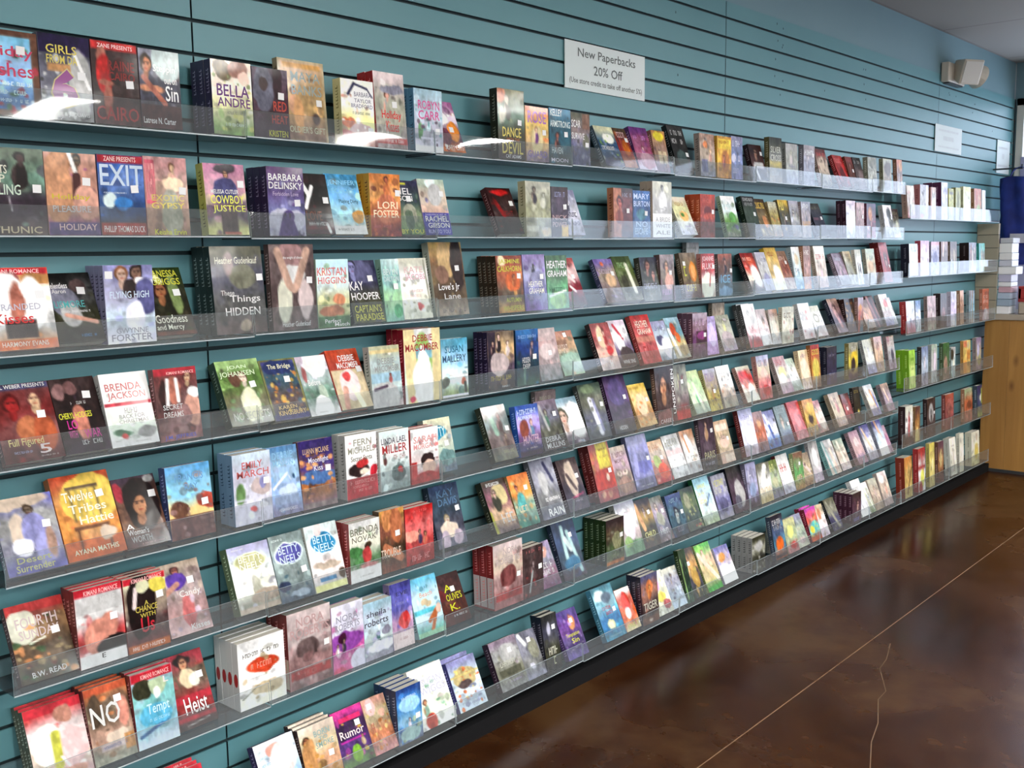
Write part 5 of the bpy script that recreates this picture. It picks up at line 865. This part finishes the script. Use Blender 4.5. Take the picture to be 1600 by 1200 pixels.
8|1.650|0.107|0.183|0.0200|3|0.082|-0.145|0.0955|223|tiger paperback with orange figure, bottom row, sixth bay from counter|557,965,433,543;e 50 26 20 14 c74;p 50 26 20 c95 532 b63;t 10 56 92 72 ccb TIGER;r 0 86 100 100 643;e 50 92 12 3 ba9
8|1.760|0.096|0.160|0.0230|1|0.420|-0.145|0.0955|-|yellow cream illustrated paperback, bottom row, sixth bay from counter|ddc,ddb,ccb;e 40 30 20 14 e9c;e 50 60 26 12 dc5;e 70 80 24 12 a55;m 8 dd7
8|1.858|0.094|0.153|0.0250|1|0.420|-0.145|0.0955|-|grey silver paperback with brown figure, bottom row, fifth bay from counter|ccb,99a,9ab,cdd;p 50 20 24 876 433 889;m 10 778;r 0 84 100 100 bcd
8|1.956|0.045|0.208|0.0200|1|0.252|-0.145|0.0955|231|dark green forest paperback, bottom row, fifth bay from counter|343,232,354;m 10 575;L 10 20 30 90 6 8a6
8|2.004|0.093|0.195|0.0230|1|0.413|-0.145|0.0955|-|gold and navy paperback, bottom row, fifth bay from counter|432,c95,445,343;F 30 30 20 dca 422;e 60 60 26 20 a84;s 40 30;m 8 cb6
8|2.116|0.107|0.191|0.0190|1|0.420|-0.145|0.0955|-|green bordered paperback with reclining woman, bottom row, fifth bay from counter|5a4,db9,cb8,5a4;e 30 10 30 8 8c5;p 40 18 26 dba 743 eca;L 10 20 90 80 9 dcb;r 0 90 100 100 4a4
8|2.241|0.107|0.150|0.0240|1|0.420|-0.145|0.0955|-|purple to white paperback, bottom row, fifth bay from counter|77b,bab,fff,fff;e 40 30 24 14 d95;e 60 80 50 26 fff
8|2.465|0.115|0.150|0.0240|4|0.026|-0.145|0.0955|999|black and white drawing stack with grey spines, bottom row, fourth bay from counter|332,998,332,554;m 16 ccc;m 16 222;e 50 30 26 16 aaa
8|2.775|0.060|0.150|0.0250|1|0.026|-0.071|0.0955|-|tall cream paperback behind white stack, bottom row, fourth bay from counter|ddc,dcc,cca;L 60 40 90 90 5 998;e 50 20 30 20 eed
8|2.685|0.107|0.192|0.0230|1|0.200|-0.145|0.0955|-|blue and orange planet paperback, bottom row, fourth bay from counter|223,457,48a,c63;w 10 10 86 22 ccc;w 16 24 84 34 aaa;e 50 66 34 16 d62;r 0 88 100 100 433
8|2.802|0.107|0.153|0.0190|1|0.249|-0.145|0.0955|-|yellow green paperback, bottom row, fourth bay from counter|bb8,9a8,a77;e 50 40 26 20 dd8;e 60 80 30 10 c44
8|2.912|0.101|0.150|0.0190|1|0.420|-0.145|0.0955|-|soft grey green paperback, bottom row, fourth bay from counter|99b,9a9,bba;w 20 40 70 50 cca;e 50 80 30 10 baa
8|3.040|0.107|0.155|0.0240|2|0.314|-0.145|0.0955|723|vivid orange turquoise fantasy paperback, bottom row, fourth bay from counter|b4a,e65,6bb,c52;e 40 20 26 12 d57;e 60 54 30 12 5bb;e 30 66 20 12 dc4;r 0 90 100 100 b53;m 8 dd6
8|3.150|0.082|0.150|0.0200|1|0.363|-0.145|0.0955|-|white orange paperback with sticker edge, bottom row, third bay from counter|cb9,edd,dcd;e 40 30 20 20 c86;L 40 50 80 80 9 eee
8|3.273|0.107|0.155|0.0230|1|0.420|-0.145|0.0955|222|charcoal paperback with gold floral band, bottom row, third bay from counter|554,887,446,335;m 12 aa8;L 20 10 70 90 9 998
8|3.484|0.107|0.150|0.0240|4|0.031|-0.145|0.0955|423|dark wine stack with pale face, bottom row, third bay from counter|433,645,434;F 60 40 26 dba 312;w 20 84 80 94 77b
8|3.613|0.107|0.189|0.0240|1|0.420|-0.145|0.0955|-|white wedge paperback behind wine stack, bottom row, third bay from counter|eee,dde,eee;w 20 20 80 30 ccc;L 50 40 80 90 9 eee
8|3.723|0.064|0.160|0.0220|1|0.420|-0.145|0.0955|-|narrow white paperback with green line, bottom row, second bay from counter|eee,ccb,9a8;w 30 40 80 60 9ab;L 20 10 80 90 5 eee
8|3.790|0.100|0.163|0.0210|1|0.367|-0.145|0.0955|-|sandy brown paperback, bottom row, second bay from counter|bba,cba,a98;p 50 30 24 dba 654 baa;m 6 866
8|3.910|0.107|0.178|0.0230|1|0.331|-0.145|0.0955|-|pinkish white paperback at end of bottom shelf, bottom row, second bay from counter|edd,cba,a99;e 40 20 26 12 fee;p 60 40 24 dba 643 c98
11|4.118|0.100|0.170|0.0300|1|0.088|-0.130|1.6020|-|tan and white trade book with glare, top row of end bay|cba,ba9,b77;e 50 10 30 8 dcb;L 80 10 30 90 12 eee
11|4.285|0.125|0.181|0.0350|1|0.026|-0.130|1.6020|b77|large grey white trade book, top row of end bay|aab,bbb,a9b;e 80 40 12 40 eee;e 20 90 26 6 c77
11|4.450|0.080|0.173|0.0300|1|0.039|-0.130|1.6020|-|slim white book beside purple spine, top row of end bay|ca9,ddd,cdc;r 0 0 20 100 a65
11|4.616|0.100|0.206|0.0500|2|0.040|-0.130|1.6020|524|lilac book with thick purple spine, top row of end bay|cce,bbe,cce;w 30 20 80 26 88b
11|4.736|0.080|0.177|0.0220|1|0.040|-0.130|1.6020|-|mustard yellow book, top row of end bay|aa4,bb5,996;r 10 10 90 20 775
11|4.851|0.080|0.186|0.0250|1|0.041|-0.130|1.6020|-|olive green book, top row of end bay|994,aa6,998;e 50 40 26 24 773
11|4.983|0.125|0.197|0.0200|1|0.042|-0.130|1.6020|-|cream book with white arch, top row of end bay|dd9,ccb,bbb;e 50 60 30 30 eee;r 0 0 16 100 dda
11|5.178|0.130|0.193|0.0230|1|0.043|-0.130|1.6020|-|orange and green photo book, top row of end bay|b64,a75,996;r 20 8 50 50 a53;e 60 70 34 20 9a6
11|5.327|0.060|0.188|0.0200|1|0.048|-0.130|1.6020|-|thin white book at shelf end, top row of end bay|dde,eee,ccd;L 70 10 80 90 5 99b
12|4.170|0.120|0.171|0.0450|1|0.062|-0.130|1.2972|223|glossy white blue trade book with dark spine, second row of end bay|cde,eff,cdf;w 30 20 80 26 abc
12|4.327|0.125|0.188|0.0300|1|0.038|-0.130|1.2972|a45|lavender trade book with red spine, second row of end bay|cac,dcd,eef;w 20 20 80 30 b9b
12|4.489|0.120|0.183|0.0220|1|0.039|-0.130|1.2972|-|grey blue patterned trade book, second row of end bay|cbc,99b,bbc;r 0 0 100 10 c9a;e 50 50 30 20 669;m 8 557
12|4.647|0.105|0.183|0.0240|1|0.040|-0.130|1.2972|-|dark mauve trade book with peach stripe, second row of end bay|977,655,867;L 40 0 30 40 8 dba
12|4.795|0.105|0.183|0.0230|1|0.040|-0.130|1.2972|-|brown grey trade book with small sticker, second row of end bay|544,765,877;s 20 60;L 60 30 70 90 6 cb9
12|5.122|0.130|0.176|0.0550|1|0.042|-0.130|1.2972|211|dark multicolour trade book with black spine, second row of end bay|667,544,a98;L 30 10 20 90 7 843;L 50 30 50 90 6 cba
12|5.312|0.105|0.172|0.0300|1|0.051|-0.130|1.2972|-|teal and green trade book, second row of end bay|4a9,776,9a6;r 0 0 30 100 299
13|4.167|0.120|0.170|0.0350|1|0.094|-0.130|0.9924|a33|white blue trade book with red edge, third row of end bay|bcd,dde,b78;e 40 20 30 20 eef;p 50 60 24 bbc 446 a57
13|4.295|0.070|0.170|0.0250|1|0.067|-0.130|0.9924|-|blue white narrow trade book, third row of end bay|57a,dde,bcc;m 8 458
13|4.470|0.130|0.187|0.0200|1|0.059|-0.130|0.9924|-|pinkish grey family trade book, third row of end bay|b99,a88,998;p 40 40 26 cba 655 a88;p 70 46 22 cba 544 a99
13|4.670|0.100|0.195|0.0400|1|0.040|-0.130|0.9924|-|dark brown trade book with black top, third row of end bay|322,544,433;e 50 60 30 20 755
13|4.844|0.090|0.199|0.0240|1|0.040|-0.130|0.9924|-|pale lilac trade book, third row of end bay|ccd,cbd,ddd;w 20 30 80 40 a9b
13|5.005|0.060|0.200|0.0240|1|0.051|-0.130|0.9924|-|cream book with brown edge, third row of end bay|dba,a75,b97
13|5.168|0.090|0.193|0.0190|1|0.042|-0.130|0.9924|-|blue striped narrow books cover, third row of end bay|9ab,8bc,bcc;L 20 0 20 100 7 865;L 60 0 60 100 7 a86
13|5.417|0.125|0.194|0.0190|1|0.043|-0.130|0.9924|-|orange red title trade book, third row of end bay|a53,b64,caa;w 14 20 86 30 dba;w 14 36 86 44 dba;e 50 80 30 20 dcc
14|4.227|0.090|0.209|0.0350|2|0.059|-0.130|0.6876|7a2|bright lime green trade book pair, fourth row of end bay|9c4,ac6,bd7;r 20 40 90 90 cd8;w 30 46 80 52 7a4;w 30 20 80 28 7a3
14|4.405|0.100|0.215|0.0250|1|0.038|-0.130|0.6876|333|blue and white photo trade book, fourth row of end bay|78a,abc,aab;p 50 30 26 cba 446 ccd;m 6 334
14|4.560|0.085|0.215|0.0230|1|0.039|-0.130|0.6876|-|silver grey trade book, fourth row of end bay|aba,bbb,abb;e 60 40 16 30 dcd;w 20 14 80 22 998
14|4.750|0.100|0.210|0.0230|1|0.040|-0.130|0.6876|-|green topped brown trade book, fourth row of end bay|363,464,876;e 40 60 30 24 a87;m 8 544
14|4.886|0.070|0.176|0.0210|1|0.040|-0.130|0.6876|-|pale aqua trade book with dark bird, fourth row of end bay|bbb,bcc,9bb;e 20 24 40 18 332;e 60 60 24 20 ddc
14|5.102|0.125|0.198|0.0190|1|0.042|-0.130|0.6876|-|yellow and orange patchwork trade book, fourth row of end bay|dc7,db6,da5;r 0 0 50 20 c75;r 50 30 100 60 c84;r 0 60 50 100 d94;e 70 16 16 10 cb9
14|5.340|0.095|0.200|0.0240|1|0.043|-0.130|0.6876|-|mauve cartoon trade book, fourth row of end bay|98a,ba8,a9a;e 40 40 24 20 bbd;e 60 70 30 16 aa7;m 8 669
15|4.195|0.105|0.211|0.0400|1|0.036|-0.130|0.3828|322|white trade book with red standing figure, fifth row of end bay|ccb,ddd,433;p 50 20 22 b44 322 b33;L 50 50 50 78 9 b33;r 0 80 100 100 422
15|4.338|0.070|0.194|0.0250|1|0.026|-0.130|0.3828|-|golden brown trade book, fifth row of end bay|533,a74,cb7;e 40 80 30 20 dc8
15|4.526|0.130|0.214|0.0230|1|0.048|-0.130|0.3828|-|black trade book with white glow, fifth row of end bay|322,544,322;e 50 40 30 26 aaa;p 50 36 24 999 222 333;s 84 40
15|4.823|0.140|0.206|0.0230|1|0.040|-0.130|0.3828|-|brick red cowboy trade book, fifth row of end bay|a54,955,844;w 20 14 80 24 c77;p 40 50 26 b87 422 744
15|5.160|0.140|0.202|0.0230|1|0.042|-0.130|0.3828|-|orange landscape trade book, fifth row of end bay|9a8,b64,b76;e 60 50 26 12 743;w 14 14 84 22 bb9
15|5.408|0.090|0.197|0.0250|1|0.059|-0.130|0.3828|-|navy and lime trade book, fifth row of end bay|336,347,9a5;e 70 40 16 12 eee;r 80 10 100 60 ab4
16|4.225|0.105|0.226|0.0500|1|0.066|-0.130|0.0780|832|orange tan trade book with thick rust spine, bottom row of end bay|c84,ca6,cb7;L 40 90 90 30 5 532
16|4.426|0.105|0.247|0.0300|1|0.054|-0.130|0.0780|a33|red window frame trade book, bottom row of end bay|a33,ddd,ddd;r 50 0 60 100 a33;r 0 40 100 48 a33;e 60 70 26 20 dd6;e 30 90 24 14 a44
16|4.599|0.080|0.254|0.0210|1|0.050|-0.130|0.0780|-|buttercup yellow trade book, bottom row of end bay|dc6,dc7,dc8;e 60 50 20 16 eda;w 20 20 80 28 b85
16|4.741|0.085|0.241|0.0220|1|0.052|-0.130|0.0780|-|purple and orange trade book, bottom row of end bay|645,b85,644;e 50 40 26 20 cb8;m 8 423
16|4.961|0.105|0.227|0.0350|1|0.105|-0.130|0.0780|-|off white trade book with thin lettering, bottom row of end bay|eed,eed,ddc;w 30 20 70 24 877;L 50 30 60 80 3 988;w 30 84 70 90 b99
16|5.112|0.070|0.238|0.0220|1|0.050|-0.130|0.0780|-|pale cream trade book, bottom row of end bay|ddc,eed,eec
16|5.335|0.150|0.212|0.0400|1|0.053|-0.130|0.0780|-|large ivory trade book with yellow seal, bottom row of end bay|ddc,eed,dda;L 66 10 64 26 4 a86;e 62 60 24 22 dc6;w 40 40 84 50 dca
"""
ROWN = {**{i + 1: ORD[i] for i in range(8)}, **{i + 11: ORD6[i] for i in range(6)}}
page_cache = {}
def page_mesh(w, t, h):
    mb = MB(); mb.box(0.0003, w - 0.0012, 0.0011, t - 0.0011, 0.0012, h - 0.0012)
    me = bpy.data.meshes.new('page_block'); me.from_pydata(mb.v, [], mb.f); me.materials.append(M['page']); return me
st_me = bpy.data.meshes.new('price_sticker')
_mb = MB(); _mb.box(0, .017, -.0005, 0, 0, .016); st_me.from_pydata(_mb.v, [], _mb.f); st_me.materials.append(M['sticker'])
copies = []
for idx, ln in enumerate([l for l in BOOKS.strip().split('\n') if l.strip()]):
    row, x, w, h, t, n, lean, y, z, spine, label, spec = ln.split('|', 11)
    row, n = int(row), int(n); x, w, h, t, lean, y, z = map(float, (x, w, h, t, lean, y, z))
    near = 0 if x < 0.9 else (1 if x < 2.4 else 2)
    rnd = random.Random(idx)
    curl = rnd.choice([0, .0006, .0012, .0018]) if n == 1 else .0
    me, stick = make_cover(w, h, t, spine, spec, idx, near, curl)
    trade = row > 10
    root = empty('trade_book' if trade else 'paperback_book', (x, y, z + t * math.sin(lean)))
    root.rotation_euler = (-lean, 0, 0)
    tag(root, label, 'book', f'books on the {ROWN[row]} shelf' + (' of the end bay' if trade else ''))
    mesh_child('cover', me, root)
    pm = page_mesh(w, t, h); mesh_child('page_block', pm, root)
    for (su, sv) in stick:
        if su <= 0: continue
        sx = min(max(w * su / 100 - .0085, 0.002), w - .019)
        so = mesh_child('price_sticker', st_me, root, (sx, -curl * ((sx + .017) / w) ** 2 - 0.0009, h * (1 - sv / 100) - .008))
        so.rotation_euler = (0, rnd.uniform(-.08, .08), 0)
    for k in range(1, n):
        copies.append((x, root, k, n, t, lean, label, trade))
# copies standing behind the front book of a stack
NAMEK = {2: ['', 'hidden copy'], 3: ['', 'middle copy', 'rear copy'], 4: ['', 'second copy', 'third copy', 'rear copy']}
copies.sort(key=lambda c: c[0])
single = [c for c in copies if not c[7]]
keep = set(id(c) for c in single[:46]) | set(id(c) for c in copies if c[7])
rest_v, rest = [], []
rcount = 0
for c in copies:
    x, root, k, n, t, lean, label, trade = c
    d = k * (t + 0.0010) / math.cos(lean)
    loc = (root.location.x + random.Random(k + int(x * 99)).uniform(-.0003, .0003), root.location.y + d, root.location.z + random.Random(k).uniform(0, .0))
    if id(c) in keep:
        r = root.copy(); COL.objects.link(r); r.location = loc
        desc, rowbay = label.split(',', 1)
        wds = desc.split()
        r['label'] = f"{NAMEK[n][k]} behind the {' '.join(wds[:6])},{rowbay}"
        for ch in root.children:
            if ch.name.startswith('price_sticker'): continue
            q = ch.copy(); COL.objects.link(q); q.parent = r
    else:
        mtx = Matrix.Translation(loc) @ Matrix.Rotation(-lean, 4, 'X')
        for ch in root.children:
            if not ch.name.startswith('price_sticker'): rest.append((ch.data, mtx))
if rest:
    V, Fc, Cc, MI, off = [], [], [], [], 0
    for me, mtx in rest:
        ca = me.color_attributes.get('print')
        for i, v in enumerate(me.vertices):
            V.append(tuple(mtx @ v.co)); Cc.append(tuple(ca.data[i].color) if ca else (1, 1, 1, 1))
        for p_ in me.polygons:
            Fc.append(tuple(off + i for i in p_.vertices)); MI.append(0 if ca else 1)
        off += len(me.vertices)
    me = bpy.data.meshes.new('stacked_paperbacks'); me.from_pydata(V, [], Fc)
    ca = me.color_attributes.new('print', 'FLOAT_COLOR', 'POINT'); ca.data.foreach_set('color', np.array(Cc).ravel())
    me.materials.append(M['cover']); me.materials.append(M['page']); me.polygons.foreach_set('material_index', MI)
    o = bpy.data.objects.new('stacked_paperbacks', me); COL.objects.link(o)
    tag(o, 'spines of further copies standing behind the farther front books', 'books', kind='stuff')

# ------------------------------------------------------------------ paper signs on the slatwall
def sign(name, x0, x1, z0, z1, lines, lab):
    t = tag(empty(name, (x0, -0.006, z0)), lab, 'sign')
    w, h = x1 - x0, z1 - z0
    a = MB(); a.box(0, w, 0.0, 0.002, 0, h); a.box(0.0, w, 0.002, 0.0045, 0, 0.006); a.box(w * .2, w * .8, .002, .012, h * .5, h * .5 + .004)
    a.build('sheet', M['paper'], t)
    b = MB(); fb = []
    for (u0, v0, u1, v1, s) in lines:
        if s.startswith('~'):
            r = random.Random(len(s) + int(v0)); u = u0
            while u < u1 - 2:
                l = r.uniform(1.2, 2.4)
                fb.append([(w * u / 100, -.0004, h * (1 - v1 / 100)), (w * (u + l * .4) / 100, -.0004, h * (1 - v1 / 100)), (w * (u + l * .4) / 100, -.0004, h * (1 - v0 / 100)), (w * u / 100, -.0004, h * (1 - v0 / 100))])
                u += l * 1.5
            continue
        TV, TF = text_mesh(s); n = len(b.v)
        b.v += [(w * (u0 + p[0] * (u1 - u0)) / 100, -.0005, h * (1 - (v1 - p[1] * (v1 - v0)) / 100)) for p in TV]
        for f_ in TF: b.f.append(tuple(n + i for i in f_)); b.mi.append(0)
    if b.f: b.build('lettering', M['ink'], t)
    if fb:
        q = MB()
        for pts in fb: q.quad(pts)
        q.build('faint_lettering', M['faintink'], t)
zz = lambda v: v + G0
sign('paper_sign', 1.384, 1.851, zz(-.004), zz(.151),
     [(15, 12, 87, 36, 'New Paperbacks'), (34, 44, 70, 64, '20% Off'), (5, 75, 96, 90, '(Use store credit to take off another 5%)')],
     'white paper sign reading New Paperbacks 20% Off above the books')
sign('paper_sign', 4.822, 5.275, zz(.008), zz(.161), [(12, 16, 88, 24, '~a'), (30, 40, 70, 56, '~bb'), (12, 78, 90, 84, '~ccc')],
     'white paper sign with faint lines under the emergency light')
sign('paper_sign', 5.975, 6.245, zz(-.063), zz(.152), [(14, 20, 86, 26, '~a'), (40, 40, 60, 56, '~b'), (10, 74, 90, 80, '~ccc')],
     'narrow upright white paper sign beside the window frame')

# ------------------------------------------------------------------ emergency light
t = tag(empty('emergency_light', (5.02, 0.0, zz(.455))), 'cream twin head emergency light on the wall near the ceiling', 'light')
m = MB(); m.box(-0.13, 0.15, -0.045, -0.001, -0.055, 0.055); m.build('housing', M['cream'], t, bevel=0.006)
m = MB(); m.box(-0.10, 0.13, -0.040, -0.006, -0.062, -0.052); m.build('underside_cover', M['dark'], t)
R = Matrix.Translation((0.0, -0.10, 0.012)) @ Matrix.Rotation(math.radians(-32), 4, 'Z') @ Matrix.Rotation(math.radians(20), 4, 'X')
m = MB()                                                            # squarish lamp head, wider at its mouth
q = [(-.055, .05, -.05), (.055, .05, -.05), (.055, .05, .05), (-.055, .05, .05), (-.07, -.05, -.072), (.07, -.05, -.072), (.07, -.05, .072), (-.07, -.05, .072)]
m.v = [tuple(R @ Vector(p)) for p in q]; m.f = [(0, 1, 2, 3), (4, 7, 6, 5), (0, 4, 5, 1), (1, 5, 6, 2), (2, 6, 7, 3), (3, 7, 4, 0)]; m.mi = [0] * 6
hd = m.build('lamp_head', M['cream'], t, bevel=0.008)
m = MB(); m.box(-.06, .06, -.054, -.049, -.062, .062, 0, R); m.build('lens', M['lens'], hd, bevel=.002)
R = Matrix.Translation((0.155, -0.10, 0.005)) @ Matrix.Rotation(math.radians(62), 4, 'Z') @ Matrix.Rotation(math.radians(110), 4, 'X')
m = MB(); m.lathe([(0.020, -0.05), (0.040, -0.045), (0.058, -0.02), (0.068, 0.02), (0.070, 0.035)], R, 28)
hd = m.build('lamp_head', M['cream'], t, smooth=False)
m = MB(); m.lathe([(0.064, 0.034), (0.058, 0.044), (0.02, 0.050)], R, 28); m.build('lens', M['lens'], hd)
for sx in (0.0, 0.13):
    m = MB(); m.box(sx - 0.012, sx + 0.012, -0.07, -0.04, -0.012, 0.03); m.build('bracket', M['cream'], t)

# ------------------------------------------------------------------ counter corner
XC = 5.65
t = tag(empty('pine_counter', (XC, -1.6, 0)), 'knotty pine sales counter at the end of the slatwall', 'counter')
m = MB()
n = 20; yy0, yy1 = -0.075 + 1.6, -1.5
for i in range(n):
    a, b = yy0 + (yy1 - yy0) * i / n, yy0 + (yy1 - yy0) * (i + 1) / n
    m.box(0.0, 0.02, b + .0006, a - .0006, 0.0, 0.985)
m.box(0.02, 0.55, yy1, yy0, 0.0, 0.985)
m.build('front_boards', M['pine'], t)
m = MB(); m.box(-0.012, 0.58, yy1 - .02, yy0 - .002, 0.985, 1.022); m.build('countertop', M['ctop'], t, bevel=0.004)
m = MB(); m.box(-0.006, 0.0, yy1, yy0, 0.0, 0.02); m.build('toe_strip', M['dark'], t)
t = tag(empty('slat_divider', (XC, 0, 0)), 'beige horizontal board divider rising above the pine counter', 'divider')
m = MB(); z = 1.024
for k in range(7):
    m.box(0.005 if k % 2 else 0.0, 0.03, -0.133, -0.004, z + .003, min(z + .0825, 1.594)); z += 0.083
m.build('boards', M['beige'], t)
m = MB(); m.box(0.012, 0.02, -0.130, -0.006, 1.024, 1.59); m.build('backing', M['dark'], t)
# pile of paper goods
colr = [((.42, .52, .66), .040, 'pale blue'), ((.30, .40, .52), .045, 'slate blue'), ((.55, .36, .42), .038, 'dusty pink'), ((.80, .82, .85), .030, 'thin white'), ((.50, .50, .66), .048, 'lilac'),
        ((.85, .86, .88), .050, 'bright white'), ((.62, .64, .74), .040, 'pale grey'), ((.86, .87, .88), .060, 'thick white'), ((.55, .56, .62), .034, 'grey'), ((.84, .85, .87), .046, 'uppermost white'), ((.8, .82, .86), .05, 'low white')]
z = 1.0225
rnd = random.Random(8)
order = [10, 1, 0, 2, 3, 4, 5, 6, 9, 7, 8]
names = []
m = None
for i, k in enumerate(order):
    c, hgt, nm = colr[k]
    mb = MB(); dx, dy = rnd.uniform(-.006, .006), rnd.uniform(-.006, .006)
    ext = .03 if k == 5 else 0
    mb.box(0.01, 0.15, -0.039 - ext, 0.039, 0.0, hgt - .002)
    o = mb.build('stationery_box', mat('carton_' + str(i), c, 0.35), bevel=0.003)
    o.location = (XC + .01 + dx, -0.177 + dy * .5, z); z += hgt
    tag(o, f'{nm} flat carton in the pile on the pine counter', 'box', 'cartons piled on the counter')
# blue cloth bag on a wall hook
t = tag(empty('tote_bag', (5.93, -0.17, 1.33)), 'royal blue cloth bag hanging beside the window', 'bag')
mb = MB(); nu, nv = 28, 14
for j in range(nv + 1):
    v = j / nv
    for i in range(nu):
        a = 2 * math.pi * i / nu
        fold = 1 + .22 * math.sin(5 * a + 4 * v) * (0.4 + v)
        rx, ry = (0.035 + .02 * math.sin(math.pi * v)) * fold, (0.088 + .022 * math.sin(math.pi * v * .8)) * fold
        mb.v.append((rx * math.cos(a), ry * math.sin(a), 0.56 * v + 0.01 * math.sin(3 * a) * v))
for j in range(nv):
    for i in range(nu):
        a, b = j * nu + i, j * nu + (i + 1) % nu
        mb.f.append((a, b, b + nu, a + nu)); mb.mi.append(0)
mb.f.append(tuple(reversed(range(nu)))); mb.mi.append(0)
mb.f.append(tuple(nv * nu + i for i in range(nu))); mb.mi.append(0)
mb.build('bag_body', M['bluecloth'], t, smooth=True)
mb = MB()
for k in range(14):
    a0, a1 = math.pi * k / 14, math.pi * (k + 1) / 14
    p0, p1 = (0.06 * math.cos(a0), 0.07 * math.sin(a0)), (0.06 * math.cos(a1), 0.07 * math.sin(a1))
    mb.quad([(-.01, p0[0], .555 + p0[1]), (.01, p0[0], .555 + p0[1]), (.01, p1[0], .555 + p1[1]), (-.01, p1[0], .555 + p1[1])])
h_ = mb.build('handle', M['bluecloth'], t); sd = h_.modifiers.new('thick', 'SOLIDIFY'); sd.thickness = 0.004
mb = MB(); mb.box(-.064, -.060, -.09, .03, .14, .20); tagl = mb.build('cloth_label', M['tagcloth'], t)
tagl['label'] = 'pale grey band near the bottom'
mb = MB(); mb.box(5.925, 5.935, -0.18, 0.004, 1.945, 1.955); mb.box(5.925, 5.935, -.18, -.172, 1.945, 1.975)
tag(mb.build('wall_hook', M['dark']), 'dark metal peg hook holding the blue cloth bag', 'hook')
# things on the counter
mb = MB(); mb.box(0, .24, -.16, 0, 0, .075); o = mb.build('paper_pile', M['ctop'], bevel=.01); o.location = (XC + .03, -0.26, 1.0225); tag(o, 'cream packet lying on the counter top under the red box', 'packet')
mb = MB(); mb.box(0, .2, -.15, 0, 0, .02); mb.box(0, .2, -.15, -.13, .02, .085); mb.box(0, .2, -.02, 0, .02, .085); mb.box(0, .012, -.15, 0, .02, .085); mb.box(0, .2, -.15, 0, .085, .1)
o = mb.build('red_box', M['redbox'], bevel=.004); o.location = (XC + .04, -0.255, 1.0985); tag(o, 'dark red open box on the counter top near the bag', 'box')
